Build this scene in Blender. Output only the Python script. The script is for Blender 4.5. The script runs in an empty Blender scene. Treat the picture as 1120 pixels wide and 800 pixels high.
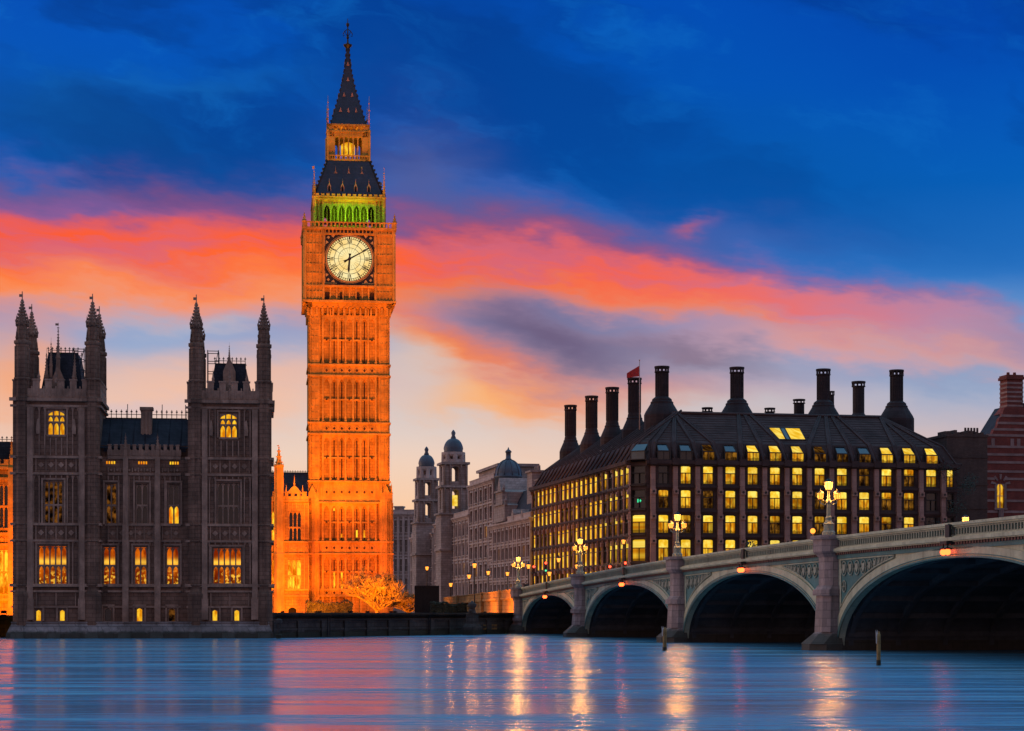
import bpy, math, random
from mathutils import Vector, Matrix
random.seed(7)
S = bpy.context.scene
COL = S.collection
PI = math.pi
FPX, U0, V0, EYE = 2240.0, 560.0, 670.0, 2.6      # the lens in photo pixels, and the eye height over the water

# ------------------------------------------------------------------ camera
cd = bpy.data.cameras.new('camera'); cam = bpy.data.objects.new('camera', cd); COL.objects.link(cam)
cam.location = (0, 0, EYE); cam.rotation_euler = (PI/2, 0, 0)
cd.sensor_width = 36; cd.lens = 72.0; cd.shift_y = 270/1120.0
cd.clip_start = 0.5; cd.clip_end = 20000
S.camera = cam
S.view_settings.view_transform = 'Standard'; S.view_settings.look = 'None'
S.view_settings.exposure = 0; S.view_settings.gamma = 1; S.view_settings.use_curve_mapping = False
S.cycles.use_denoising = True
S.cycles.sample_clamp_indirect = 6.0
S.cycles.max_bounces = 6; S.cycles.diffuse_bounces = 3; S.cycles.glossy_bounces = 3
S.cycles.use_light_tree = True

def lin(r, g, b):
    f = lambda c: (c/12.92 if c <= .04045 else ((c+.055)/1.055)**2.4)
    return (f(r/255), f(g/255), f(b/255), 1)

class NT:
    """small wrapper to write node expressions"""
    def __init__(s, tree): s.t = tree; s.t.nodes.clear()
    def n(s, typ, **kw):
        x = s.t.nodes.new(typ)
        for k, v in kw.items(): setattr(x, k, v)
        return x
    def put(s, sock, v):
        if hasattr(v, 'is_output') or isinstance(v, bpy.types.NodeSocket): s.t.links.new(v, sock)
        else: sock.default_value = v
    def m(s, op, a, b=0.0, c=None, clamp=False):
        x = s.n('ShaderNodeMath', operation=op); x.use_clamp = clamp
        s.put(x.inputs[0], a); s.put(x.inputs[1], b)
        if c is not None: s.put(x.inputs[2], c)
        return x.outputs[0]
    def xyz(s, x, y, z):
        c = s.n('ShaderNodeCombineXYZ')
        for i, v in enumerate((x, y, z)): s.put(c.inputs[i], v)
        return c.outputs[0]
    def sep(s, v):
        c = s.n('ShaderNodeSeparateXYZ'); s.put(c.inputs[0], v); return c.outputs
    def noise(s, vec, scale, detail=4, rough=.55, dist=0.0):
        x = s.n('ShaderNodeTexNoise'); s.put(x.inputs['Vector'], vec)
        x.inputs['Scale'].default_value = scale; x.inputs['Detail'].default_value = detail
        x.inputs['Roughness'].default_value = rough; x.inputs['Distortion'].default_value = dist
        return x.outputs['Fac']
    def mix(s, fac, a, b, blend='MIX'):
        x = s.n('ShaderNodeMix', data_type='RGBA', blend_type=blend)
        s.put(x.inputs[0], fac); s.put(x.inputs[6], a); s.put(x.inputs[7], b); return x.outputs[2]
    def ramp(s, fac, pts, interp='LINEAR'):
        x = s.n('ShaderNodeValToRGB'); cr = x.color_ramp; cr.interpolation = interp
        while len(cr.elements) < len(pts): cr.elements.new(.5)
        for e, (p, c) in zip(cr.elements, pts):
            e.position = p; e.color = c if isinstance(c, tuple) else (c, c, c, 1)
        s.put(x.inputs[0], fac); return x.outputs[0]
    def step(s, x, a, b):
        r = s.n('ShaderNodeMapRange', interpolation_type='SMOOTHSTEP')
        s.put(r.inputs[0], x); s.put(r.inputs[1], a); s.put(r.inputs[2], b)
        return r.outputs[0]

# ------------------------------------------------------------------ dusk sky
W = bpy.data.worlds.new('World'); S.world = W; W.use_nodes = True
k = NT(W.node_tree)
tc = k.n('ShaderNodeTexCoord'); dx, dy, dz = k.sep(tc.outputs['Generated'])
az = k.m('ARCTAN2', dx, dy)
el = k.m('ARCSINE', dz)
pu0 = k.m('MULTIPLY_ADD', az, FPX, U0)                          # angles, in photo pixels per radian
pv0 = k.m('MULTIPLY_ADD', el, -FPX, V0)
# wind-drawn warp so that every cloud edge is ragged and streaky
w1 = k.noise(k.xyz(k.m('MULTIPLY', pu0, 1/260), k.m('MULTIPLY_ADD', pu0, -1/900, k.m('MULTIPLY', pv0, 1/110)), 0.3), 1.0, 5, .55)
w2 = k.noise(k.xyz(k.m('MULTIPLY', pu0, 1/300), k.m('MULTIPLY', pv0, 1/120), 7.7), 1.0, 5, .55)
w3 = k.noise(k.xyz(k.m('MULTIPLY', pu0, 1/90), k.m('MULTIPLY_ADD', pu0, -1/300, k.m('MULTIPLY', pv0, 1/26)), 3.1), 1.0, 4, .6)
pu = k.m('ADD', pu0, k.m('MULTIPLY', k.m('SUBTRACT', w2, .5), 190))
pv = k.m('ADD', pv0, k.m('ADD', k.m('MULTIPLY', k.m('SUBTRACT', w1, .5), 120), k.m('MULTIPLY', k.m('SUBTRACT', w3, .5), 42)))
def blob(u, v, ru, rv, tilt=0.0, p=1.0):
    a = k.m('SUBTRACT', pu, float(u)); b = k.m('SUBTRACT', pv, float(v))
    c, s_ = math.cos(math.radians(tilt)), math.sin(math.radians(tilt))
    a2 = k.m('ADD', k.m('MULTIPLY', a, c/ru), k.m('MULTIPLY', b, s_/ru))
    b2 = k.m('ADD', k.m('MULTIPLY', a, -s_/rv), k.m('MULTIPLY', b, c/rv))
    r2 = k.m('ADD', k.m('MULTIPLY', a2, a2), k.m('MULTIPLY', b2, b2))
    return k.m('MULTIPLY', k.m('EXPONENT', k.m('MULTIPLY', r2, -1.0)), p, clamp=True)
def along(pts):                                                 # a value that follows the azimuth
    un = k.m('MULTIPLY_ADD', pu, 1/1800.0, 400/1800.0, clamp=True)
    r = k.ramp(un, [((u+400)/1800.0, v/1000.0) for u, v in pts], 'B_SPLINE')
    return k.m('MULTIPLY', r, 1000.0)
en = k.m('MULTIPLY_ADD', el, 1/(PI/2), 0.0, clamp=True)
E = lambda v: (V0-v)/FPX/(PI/2)
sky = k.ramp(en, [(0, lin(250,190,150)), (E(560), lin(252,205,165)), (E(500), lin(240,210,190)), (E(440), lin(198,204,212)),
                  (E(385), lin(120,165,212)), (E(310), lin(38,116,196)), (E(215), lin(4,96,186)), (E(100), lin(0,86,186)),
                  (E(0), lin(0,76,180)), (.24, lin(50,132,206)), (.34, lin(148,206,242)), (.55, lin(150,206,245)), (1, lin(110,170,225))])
# right part cooler near the horizon
sky = k.mix(k.m('MULTIPLY', blob(1120, 430, 330, 62), .75), sky, lin(150,165,198))
sky = k.mix(k.m('MULTIPLY', blob(1050, 505, 330, 55), .6), sky, lin(212,176,170))
sky = k.mix(blob(1000, 402, 220, 20, 3, .7), sky, lin(118,155,196))
sky = k.mix(blob(760, 410, 90, 26, 0, .7), sky, lin(128,166,200))
sky = k.mix(blob(470, 412, 60, 36, 20, .85), sky, lin(188,204,214))
# navy sheets above
n1 = k.noise(k.xyz(k.m('MULTIPLY', pu, 1/420), k.m('MULTIPLY_ADD', pu, -1/640, k.m('MULTIPLY', pv, 1/150)), 12.4), 1.0, 5, .55)
up = k.step(el, .155, .225)
low = k.m('SUBTRACT', 1.0, k.step(el, .30, .5))
sky = k.mix(k.m('MULTIPLY', k.m('MULTIPLY', k.step(n1, .45, .62), up), k.m('MULTIPLY', low, .8)), sky, lin(0,60,142))
mot = k.noise(k.xyz(k.m('MULTIPLY', pu, 1/130), k.m('MULTIPLY_ADD', pu, -1/300, k.m('MULTIPLY', pv, 1/60)), 22.0), 1.0, 5, .6)
sky = k.mix(k.m('MULTIPLY', k.m('MULTIPLY', k.step(mot, .50, .72), up), .45), sky, lin(14,112,202))
sky = k.mix(blob(110, 165, 190, 42, 8, .8), sky, lin(4,70,142))
sky = k.mix(blob(500, 60, 60, 70, 55, .6), sky, lin(2,58,142))
sky = k.mix(blob(640, 140, 210, 70, 12, .55), sky, lin(0,70,156))
sky = k.mix(blob(1010, 60, 200, 90, 0, .5), sky, lin(0,62,166))
sky = k.mix(blob(880, 225, 260, 60, 8, .55), sky, lin(2,84,166))
sky = k.mix(blob(235, 118, 120, 14, -8, .35), sky, lin(20,110,190))
# violet fringe and plume over the fire band
sky = k.mix(blob(470, 205, 70, 48, 30, .65), sky, lin(92,96,150))
sky = k.mix(blob(60, 220, 330, 16, 3, .42), sky, lin(120,76,112))
sky = k.mix(blob(560, 250, 240, 24, 4, .75), sky, lin(100,84,140))
# the fire band
cen = along([(-400,292),(0,286),(200,290),(430,297),(560,292),(700,296),(790,326),(880,345),(970,348),(1120,380),(1400,420)])
hw = along([(-400,62),(0,60),(200,54),(430,50),(600,38),(760,36),(900,34),(1120,26),(1400,20)])
amp = along([(-400,950),(0,1000),(430,1000),(620,980),(800,930),(900,780),(1000,640),(1120,420),(1400,100)])
q = k.m('DIVIDE', k.m('SUBTRACT', pv, cen), hw)
band = k.m('EXPONENT', k.m('MULTIPLY', k.m('POWER', k.m('ABSOLUTE', q), 3.4), -1.0))
band = k.m('MULTIPLY', band, k.m('MULTIPLY', amp, .001))
streak = k.noise(k.xyz(k.m('MULTIPLY', pu0, 1/240), k.m('MULTIPLY_ADD', pu0, -1/380, k.m('MULTIPLY', pv, 1/28)), 1.1), 1.0, 4, .55)
band = k.m('MULTIPLY', band, k.m('MULTIPLY_ADD', k.step(streak, .32, .6), .3, .7))
un = k.m('MULTIPLY_ADD', pu, 1/1120.0, 0.0, clamp=True)
fire = k.ramp(un, [(0, lin(255,90,36)), (.4, lin(255,98,48)), (.6, lin(254,98,60)), (.8, lin(242,112,98)), (1, lin(210,128,136))])
fire = k.mix(k.step(q, -.2, 1.0), fire, lin(255,142,66))
fire = k.mix(k.step(q, -.45, -1.0), fire, lin(196,74,80))
# pink veil below the band
sky = k.mix(blob(120, 325, 420, 26, 2, .85), sky, lin(252,160,128))
sky = k.mix(blob(250, 430, 260, 40, 0, .75), sky, lin(255,188,146))
sky = k.mix(blob(20, 415, 60, 60, 0, .7), sky, lin(255,160,88))
sky = k.mix(blob(165, 355, 100, 20, 4, .9), sky, lin(150,176,210))
sky = k.mix(blob(265, 362, 60, 12, 0, .6), sky, lin(176,186,206))
sky = k.mix(blob(160, 445, 90, 12, 0, .5), sky, lin(206,190,200))
sky = k.mix(blob(860, 375, 220, 14, 5, .5), sky, lin(232,158,150))
sky = k.mix(band, sky, fire)
# second tongue
cen2 = along([(-400,330),(300,322),(430,345),(500,395),(560,424),(640,428),(760,420),(1400,430)])
amp2 = along([(-400,0),(300,150),(400,800),(480,1000),(600,980),(680,600),(800,250),(1000,0),(1400,0)])
q2 = k.m('DIVIDE', k.m('SUBTRACT', pv, cen2), 36.0)
b2 = k.m('MULTIPLY', k.m('EXPONENT', k.m('MULTIPLY', k.m('MULTIPLY', q2, q2), -1.0)), k.m('MULTIPLY', amp2, .001))
b2 = k.m('MULTIPLY', b2, k.m('MULTIPLY_ADD', k.step(streak, .25, .6), .35, .65))
sky = k.mix(b2, sky, k.mix(k.step(q2, -.6, 1.0), lin(255,128,76), lin(255,168,96)))
sky = k.mix(blob(540, 440, 70, 16, -10, .7), sky, lin(255,180,110))
sky = k.mix(blob(612, 368, 118, 42, 8, .95), sky, lin(108,92,124))
sky = k.mix(blob(765, 383, 80, 15, 11, .7), sky, lin(132,104,124))
sky = k.mix(blob(648, 338, 50, 12, 6, .5), sky, lin(96,112,156))
sky = k.mix(blob(744, 244, 24, 9, 0, .55), sky, lin(190,92,110))
sky = k.mix(blob(1110, 372, 60, 16, 4, .4), sky, lin(150,120,150))
# afterglow to the south-west (out of the frame, left) and the lilac eastern sky behind the viewer
gl = k.m('EXPONENT', k.m('MULTIPLY', k.m('POWER', k.m('DIVIDE', k.m('ADD', az, 1.55), .52), 2.0), -1.0))
gl = k.m('MULTIPLY', gl, k.m('EXPONENT', k.m('MULTIPLY', k.m('ABSOLUTE', el), -1.9)))
sky = k.mix(k.m('MULTIPLY', gl, .9), sky, (1.05, .62, .45, 1))
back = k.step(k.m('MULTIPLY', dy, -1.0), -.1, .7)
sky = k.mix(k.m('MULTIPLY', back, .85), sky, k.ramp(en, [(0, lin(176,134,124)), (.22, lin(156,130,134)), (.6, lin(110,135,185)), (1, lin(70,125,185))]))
nish = k.n('ShaderNodeTexSky', sky_type='NISHITA', sun_disc=False)
nish.sun_elevation = math.radians(1.0); nish.sun_rotation = math.radians(-75); nish.air_density = 1.4; nish.dust_density = 2.0
bg1 = k.n('ShaderNodeBackground'); k.put(bg1.inputs[0], nish.outputs[0]); bg1.inputs[1].default_value = .002
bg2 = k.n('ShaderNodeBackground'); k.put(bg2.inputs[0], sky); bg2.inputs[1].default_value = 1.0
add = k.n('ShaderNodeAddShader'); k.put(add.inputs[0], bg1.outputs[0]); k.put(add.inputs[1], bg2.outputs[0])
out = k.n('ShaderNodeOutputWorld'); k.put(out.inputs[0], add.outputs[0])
W.cycles.sampling_method = 'MANUAL'; W.cycles.sample_map_resolution = 1024

# the last of the sun, far down in the south-west
sl = bpy.data.lights.new('sun', 'SUN'); sl.energy = .6; sl.angle = math.radians(9); sl.color = (1, .55, .32)
sun = bpy.data.objects.new('sun', sl); COL.objects.link(sun)
a = math.radians(-75); e = math.radians(4)
sun.rotation_euler = Vector((-math.sin(a)*math.cos(e), -math.cos(a)*math.cos(e), -math.sin(e))).to_track_quat('-Z', 'Y').to_euler()

# ------------------------------------------------------------------ helpers
class Fr:
    """a facade's frame: origin on its front plane, x along it to the right, y into it, z up"""
    def __init__(s, u, d, yaw, zb=0.0):
        s.X, s.Y, s.a, s.zb = (u-U0)/FPX*d, d, math.radians(yaw), zb
        s.c, s.s = math.cos(s.a), math.sin(s.a)
    def x(s, u, yl=0.0):
        kk = (u-U0)/FPX
        return (kk*s.Y + kk*yl*s.c - s.X + yl*s.s)/(s.c - kk*s.s)
    def dep(s, x, yl=0.0): return s.Y + x*s.s + yl*s.c
    def z(s, v, x=0.0, yl=0.0): return EYE + (V0-v)/FPX*s.dep(x, yl) - s.zb
    def w(s, x, y, z): return (s.X + x*s.c - y*s.s, s.Y + x*s.s + y*s.c, z+s.zb)

class MB:
    def __init__(s): s.v, s.f, s.sm, s.xf = [], [], [], None
    def P(s, p):
        if s.xf: p = s.xf(*p)
        s.v.append(tuple(p)); return len(s.v)-1
    def face(s, pts, smooth=False):
        s.f.append([s.P(p) for p in pts]); s.sm.append(smooth)
    def idx(s, ids, smooth=False): s.f.append(list(ids)); s.sm.append(smooth)
    def box(s, x0, x1, y0, y1, z0, z1):
        i = [s.P(p) for p in ((x0,y0,z0),(x1,y0,z0),(x1,y1,z0),(x0,y1,z0),(x0,y0,z1),(x1,y0,z1),(x1,y1,z1),(x0,y1,z1))]
        for q in ((0,1,5,4),(1,2,6,5),(2,3,7,6),(3,0,4,7),(4,5,6,7),(3,2,1,0)): s.idx([i[j] for j in q])
    def frus(s, b, t, z0, z1):          # b, t = (x0,x1,y0,y1)
        i = [s.P(p) for p in ((b[0],b[2],z0),(b[1],b[2],z0),(b[1],b[3],z0),(b[0],b[3],z0),(t[0],t[2],z1),(t[1],t[2],z1),(t[1],t[3],z1),(t[0],t[3],z1))]
        for q in ((0,1,5,4),(1,2,6,5),(2,3,7,6),(3,0,4,7),(4,5,6,7),(3,2,1,0)): s.idx([i[j] for j in q])
    def exy(s, poly, y0, y1):           # (x,z) outline pushed along y
        n = len(poly); a = [s.P((x,y0,z)) for x,z in poly]; b = [s.P((x,y1,z)) for x,z in poly]
        s.idx(a); s.idx(b[::-1])
        for i in range(n): s.idx([a[i], b[i], b[(i+1)%n], a[(i+1)%n]])
    def exz(s, poly, z0, z1):           # (x,y) outline pushed up
        n = len(poly); a = [s.P((x,y,z0)) for x,y in poly]; b = [s.P((x,y,z1)) for x,y in poly]
        s.idx(a[::-1]); s.idx(b)
        for i in range(n): s.idx([a[i], a[(i+1)%n], b[(i+1)%n], b[i]])
    def lathe(s, cx, cy, prof, n=8, rot=None, smooth=False):
        rot = PI/n if rot is None else rot
        rings = [[s.P((cx+r*math.cos(rot+2*PI*i/n), cy+r*math.sin(rot+2*PI*i/n), z)) for i in range(n)] for r, z in prof]
        for a, b in zip(rings, rings[1:]):
            for i in range(n): s.idx([a[i], a[(i+1)%n], b[(i+1)%n], b[i]], smooth)
        s.idx(rings[0][::-1]); s.idx(rings[-1])
    def tube(s, pts, r, n=6, r1=None, smooth=True):
        pts = [Vector(p) for p in pts]; r1 = r if r1 is None else r1; rings = []
        for j, p in enumerate(pts):
            d = (pts[min(j+1,len(pts)-1)]-pts[max(j-1,0)]).normalized()
            a = d.cross(Vector((0,0,1)));
            if a.length < .05: a = d.cross(Vector((1,0,0)))
            a.normalize(); b = d.cross(a); rr = r+(r1-r)*j/(len(pts)-1)
            rings.append([s.P(p+a*rr*math.cos(2*PI*i/n)+b*rr*math.sin(2*PI*i/n)) for i in range(n)])
        for a, b in zip(rings, rings[1:]):
            for i in range(n): s.idx([a[i], a[(i+1)%n], b[(i+1)%n], b[i]], smooth)
        s.idx(rings[0][::-1]); s.idx(rings[-1])
    def ball(s, x, y, z, r, n=8, m=5, sz=1.0):
        s.lathe(x, y, [(max(r*math.sin(PI*j/m), .02*r), z-r*sz*math.cos(PI*j/m)) for j in range(m+1)], n, smooth=True)
    def wall(s, x0, x1, z0, z1, holes=(), y=0.0, dep=.5):
        xs = sorted({x0, x1, *[h[0] for h in holes], *[h[1] for h in holes]}); zs = sorted({z0, z1, *[h[2] for h in holes], *[h[3] for h in holes]})
        for a, b in zip(xs, xs[1:]):
            for c, d in zip(zs, zs[1:]):
                mx, mz = (a+b)/2, (c+d)/2
                if any(h[0] < mx < h[1] and h[2] < mz < h[3] for h in holes): continue
                s.face(((a,y,c),(b,y,c),(b,y,d),(a,y,d)))
        for a, b, c, d in [h[:4] for h in holes]:
            e = y+dep
            s.face(((a,y,c),(a,y,d),(a,e,d),(a,e,c))); s.face(((b,y,d),(b,y,c),(b,e,c),(b,e,d)))
            s.face(((a,y,d),(b,y,d),(b,e,d),(a,e,d))); s.face(((b,y,c),(a,y,c),(a,e,c),(b,e,c)))
    def arch(s, xa, xb, zs, zt, y0, y1, n=6, round_=False):     # solid filling above a pointed (or round) arch
        w = xb-xa; xm = (xa+xb)/2
        def zz(x):
            if round_: return zs+(zt-zs)*math.sqrt(max(0, 1-((x-xm)/(w/2))**2))
            t = (xb-x) if x < xm else (x-xa)
            return zs+(zt-zs)*math.sqrt(max(0, 1-(t/w)**2))/.8660254
        X = [xa+w*i/(2*n) for i in range(2*n+1)]
        for a, b in zip(X, X[1:]):
            za, zb = min(zz(a), zt), min(zz(b), zt)
            s.face(((a,y0,za),(b,y0,zb),(b,y0,zt+.002),(a,y0,zt+.002)))
            s.face(((a,y1,za),(b,y1,zb),(b,y0,zb),(a,y0,za)))

def obj(name, mb, mat, parent=None, mats=None):
    me = bpy.data.meshes.new(name); me.from_pydata(mb.v, [], mb.f)
    me.polygons.foreach_set('use_smooth', mb.sm); me.materials.append(mat); me.update()
    o = bpy.data.objects.new(name, me); COL.objects.link(o)
    if parent is not None: o.parent = parent
    return o
def tag(o, label, cat, group=None, kind=None):
    o['label'] = label; o['category'] = cat
    if group: o['group'] = group
    if kind: o['kind'] = kind
    return o
def empty(name, label, cat, loc=(0,0,0), yaw=0.0, group=None):
    o = bpy.data.objects.new(name, None); COL.objects.link(o); o.location = loc; o.rotation_euler = (0,0,yaw); o.empty_display_size = .3
    return tag(o, label, cat, group)
def thing(name, label, cat, fr, group=None): return empty(name, label, cat, (fr.X, fr.Y, fr.zb), fr.a, group)
def struct(name, mb, mat): o = obj(name, mb, mat); o['kind'] = 'structure'; return o
def kids(o): return [c for c in bpy.data.objects if c.parent is o]
def copy_tree(o, parent=None):
    c = o.copy(); COL.objects.link(c)
    if parent is not None: c.parent = parent
    for ch in kids(o): copy_tree(ch, c)
    return c
def light(name, typ, loc, energy, color, aim=None, size=.2, spot=None, parent=None, blend=.6):
    l = bpy.data.lights.new(name, typ); l.energy = energy; l.color = color
    if typ == 'AREA': l.shape = 'RECTANGLE'; l.size, l.size_y = size
    else: l.shadow_soft_size = size
    if typ == 'SPOT': l.spot_size = math.radians(spot); l.spot_blend = blend
    o = bpy.data.objects.new(name, l); COL.objects.link(o); o.location = loc
    if parent is not None: o.parent = parent
    if aim is not None: o.rotation_euler = (Vector(aim)-Vector(loc)).to_track_quat('-Z', 'Y').to_euler()
    return o
def rotz(cx, cy, ang):
    c, s_ = math.cos(ang), math.sin(ang)
    return lambda x, y, z: (cx+(x-cx)*c-(y-cy)*s_, cy+(x-cx)*s_+(y-cy)*c, z)

# ------------------------------------------------------------------ materials
def mat(name, col, rough=.8, var=.25, scale=.35, block=None, bump=0.0, metal=0.0, stain=0.0, col2=None, spec=.4, tide=0.0):
    M = bpy.data.materials.new(name); M.use_nodes = True; k = NT(M.node_tree)
    tc = k.n('ShaderNodeTexCoord').outputs['Object']; x, y, z = k.sep(tc)
    n1 = k.noise(tc, scale, 6, .6); n2 = k.noise(tc, scale*9, 4, .65)
    c = col if len(col) == 4 else (*col, 1)
    dk = tuple(v*(1-var) for v in c[:3])+(1,); lt = tuple(min(1, v*(1+var)) for v in c[:3])+(1,)
    if col2: dk = (*col2, 1)
    base = k.mix(k.step(n1, .3, .7), dk, lt)
    base = k.mix(k.m('MULTIPLY', k.step(n2, .35, .7), .35), base, tuple(v*.6 for v in c[:3])+(1,))
    h = n2
    if block:
        b = k.n('ShaderNodeTexBrick'); k.put(b.inputs['Vector'], k.xyz(k.m('ADD', x, y), z, 0.0))
        b.inputs['Scale'].default_value = 1.0; b.inputs['Brick Width'].default_value = block[0]; b.inputs['Row Height'].default_value = block[1]
        b.inputs['Mortar Size'].default_value = block[2]; b.inputs['Bias'].default_value = 0
        b.inputs['Color1'].default_value = (1,1,1,1); b.inputs['Color2'].default_value = (.72,.7,.68,1); b.inputs['Mortar'].default_value = (.45,.43,.42,1)
        base = k.mix(.8, base, b.outputs['Color'], 'MULTIPLY')
        h = k.m('MULTIPLY_ADD', b.outputs['Fac'], -.6, k.m('MULTIPLY', n2, .5))
    if stain:                                                    # rain streaks and soot with a shape of their own
        st = k.noise(k.xyz(k.m('MULTIPLY', x, 1.3), k.m('MULTIPLY', y, 1.3), k.m('MULTIPLY', z, .13)), 1.0, 5, .65)
        base = k.mix(k.m('MULTIPLY', k.step(st, .48, .72), stain), base, tuple(v*.3 for v in c[:3])+(1,))
    if tide:                                                     # weed and mud left below the high-water line
        tl = k.m('ADD', z, k.m('MULTIPLY', k.noise(tc, 1.1, 5, .7), -.9))
        base = k.mix(k.m('MULTIPLY', k.step(tl, tide+.12, tide-.25), .85), base, (.022,.026,.014,1))
    p = k.n('ShaderNodeBsdfPrincipled'); k.put(p.inputs['Base Color'], base)
    k.put(p.inputs['Roughness'], k.m('MULTIPLY_ADD', n2, .25, rough-.12, clamp=True)); p.inputs['Metallic'].default_value = metal
    p.inputs['Specular IOR Level'].default_value = spec
    if bump:
        bn = k.n('ShaderNodeBump'); bn.inputs['Strength'].default_value = bump; bn.inputs['Distance'].default_value = .08
        k.put(bn.inputs['Height'], h); k.put(p.inputs['Normal'], bn.outputs[0])
    o = k.n('ShaderNodeOutputMaterial'); k.put(o.inputs[0], p.outputs[0]); return M
def lit(name, c1, c2, st, fx=2.0, fz=.8, lo=.35, rnd=.35, room=None):
    """a window or lamp that gives off light; the room behind is uneven"""
    M = bpy.data.materials.new(name); M.use_nodes = True; k = NT(M.node_tree)
    x, y, z = k.sep(k.n('ShaderNodeTexCoord').outputs['Object'])
    s_ = k.m('ADD', x, y)
    n = k.noise(k.xyz(k.m('MULTIPLY', s_, fx), k.m('MULTIPLY', z, fz), 0.0), 1.0, 3, .6)
    gx, gy, gz = k.sep(k.n('ShaderNodeTexCoord').outputs['Generated'])
    rr = k.n('ShaderNodeObjectInfo').outputs['Random']
    col = k.mix(k.step(n, .36, .66), c1, c2)
    e = k.n('ShaderNodeEmission'); k.put(e.inputs[0], col)
    g = k.m('MULTIPLY_ADD', k.step(n, .3, .68), 1-lo, lo)
    if room == 'office':        # ceiling lights high up, slatted blinds, desks and cupboards below
        bl = k.m('SINE', k.m('MULTIPLY_ADD', s_, 12.5, k.m('MULTIPLY', rr, 6.0))); g = k.m('MULTIPLY', g, k.m('MULTIPLY_ADD', bl, .20, .82))
        n2 = k.noise(k.xyz(k.m('MULTIPLY', s_, 2.4), k.m('MULTIPLY', rr, 40.0), 0.0), 1.0, 2, .5)
        desk = k.step(k.m('SUBTRACT', gz, k.m('MULTIPLY', n2, .62)), -.06, .03)
        g = k.m('MULTIPLY', g, k.m('MULTIPLY_ADD', desk, .6, .4))
        half = k.step(k.m('SUBTRACT', gx, k.m('MULTIPLY', rr, 1.6)), -.03, .03)
        g = k.m('MULTIPLY', g, k.m('MULTIPLY_ADD', half, -.28, 1.0))
    if room == 'hall':          # chandeliers in mid height, curtains at the sides, dark furniture low down
        n2 = k.noise(k.xyz(k.m('MULTIPLY', s_, 3.4), k.m('MULTIPLY', z, 3.0), k.m('MULTIPLY', rr, 9.0)), 1.0, 2, .5)
        lampz = k.m('EXPONENT', k.m('MULTIPLY', k.m('POWER', k.m('DIVIDE', k.m('SUBTRACT', gz, .60), .11), 2.0), -1.0))
        low = k.m('MULTIPLY', k.step(n2, .50, .62), k.step(gz, .5, .2))
        col = k.mix(k.m('MULTIPLY', k.m('ADD', lampz, low, clamp=True), .85), col, lin(255,196,64))
        g = k.m('ADD', k.m('MULTIPLY', g, k.m('MULTIPLY_ADD', k.step(gz, .0, .55), .5, .45)), k.m('MULTIPLY', k.m('ADD', lampz, low), .6))
    e.inputs[0].default_value = (1,1,1,1); k.put(e.inputs[0], col)
    k.put(e.inputs[1], k.m('MULTIPLY', k.m('MULTIPLY', g, st), k.m('MULTIPLY_ADD', rr, rnd, 1-rnd)))
    o = k.n('ShaderNodeOutputMaterial'); k.put(o.inputs[0], e.outputs[0]); return M
def glow(name, col, st, clear=0):
    M = bpy.data.materials.new(name); M.use_nodes = True; k = NT(M.node_tree)
    e = k.n('ShaderNodeEmission'); e.inputs[0].default_value = (*col, 1); e.inputs[1].default_value = st
    t = k.n('ShaderNodeBsdfTransparent'); mx = k.n('ShaderNodeMixShader'); mx.inputs[0].default_value = 1-clear
    k.put(mx.inputs[1], t.outputs[0]); k.put(mx.inputs[2], e.outputs[0])
    o = k.n('ShaderNodeOutputMaterial'); k.put(o.inputs[0], mx.outputs[0] if clear else e.outputs[0]); return M
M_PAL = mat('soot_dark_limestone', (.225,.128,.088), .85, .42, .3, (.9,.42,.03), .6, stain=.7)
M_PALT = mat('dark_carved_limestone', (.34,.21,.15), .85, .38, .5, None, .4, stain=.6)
M_PLINTH = mat('granite_plinth', (.26,.22,.21), .7, .45, .4, (1.6,.6,.04), .6, stain=.6, tide=.3)
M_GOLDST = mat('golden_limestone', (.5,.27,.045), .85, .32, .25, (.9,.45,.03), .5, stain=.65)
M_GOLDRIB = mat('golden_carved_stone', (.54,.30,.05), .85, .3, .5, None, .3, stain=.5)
M_SLATE = mat('blue_slate', (.035,.038,.052), .65, .35, .8, (.5,.3,.02), .3, spec=.15)
M_IRON = mat('cast_iron_roof', (.022,.03,.055), .45, .3, .6, (.8,.5,.03), .3, spec=.5)
M_BLACK = mat('black_ironwork', (.012,.012,.015), .5, .3, 2.0)
M_GILT = mat('gilded_metal', (.72,.47,.16), .4, .2, 2.0, metal=.6)
M_GLASS = mat('dark_window_glass', (.012,.014,.02), .18, .5, .6, spec=.7)
M_SLIT = mat('shadowed_slit', (.05,.022,.01), .9, .2, 1)
M_VOID = mat('deep_shadowed_opening', (.008,.007,.007), .9, .2, 1)
M_PORT = mat('grey_portland_stone', (.42,.33,.295), .85, .22, .2, (1.1,.5,.03), .4, stain=.5)
M_PORTT = mat('portland_stone_trim', (.5,.39,.35), .85, .2, .4, None, .2, stain=.35)
M_LEAD = mat('lead_dome', (.075,.095,.125), .5, .25, .5, None, .2)
M_BRONZE = mat('dark_bronze_cladding', (.078,.05,.047), .7, .3, .4, (1.4,.6,.02), .25, spec=.15)
M_BRONZET = mat('bronze_rib', (.072,.047,.045), .7, .25, .5, spec=.15)
M_DUCT = mat('bronze_chimney', (.042,.03,.032), .7, .25, .5, (3,.5,.02), .2, spec=.2)
M_PINK = mat('pink_sandstone', (.40,.24,.20), .85, .15, .5, (4,.9,.02), .2, stain=.2)
M_FRAME = mat('bronze_window_frame', (.03,.022,.02), .5, .2, 1)
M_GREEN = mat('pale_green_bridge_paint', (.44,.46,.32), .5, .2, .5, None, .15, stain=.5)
M_GREEN2 = mat('dull_green_bridge_paint', (.30,.32,.24), .55, .18, .35, None, .1, stain=.3)
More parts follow.
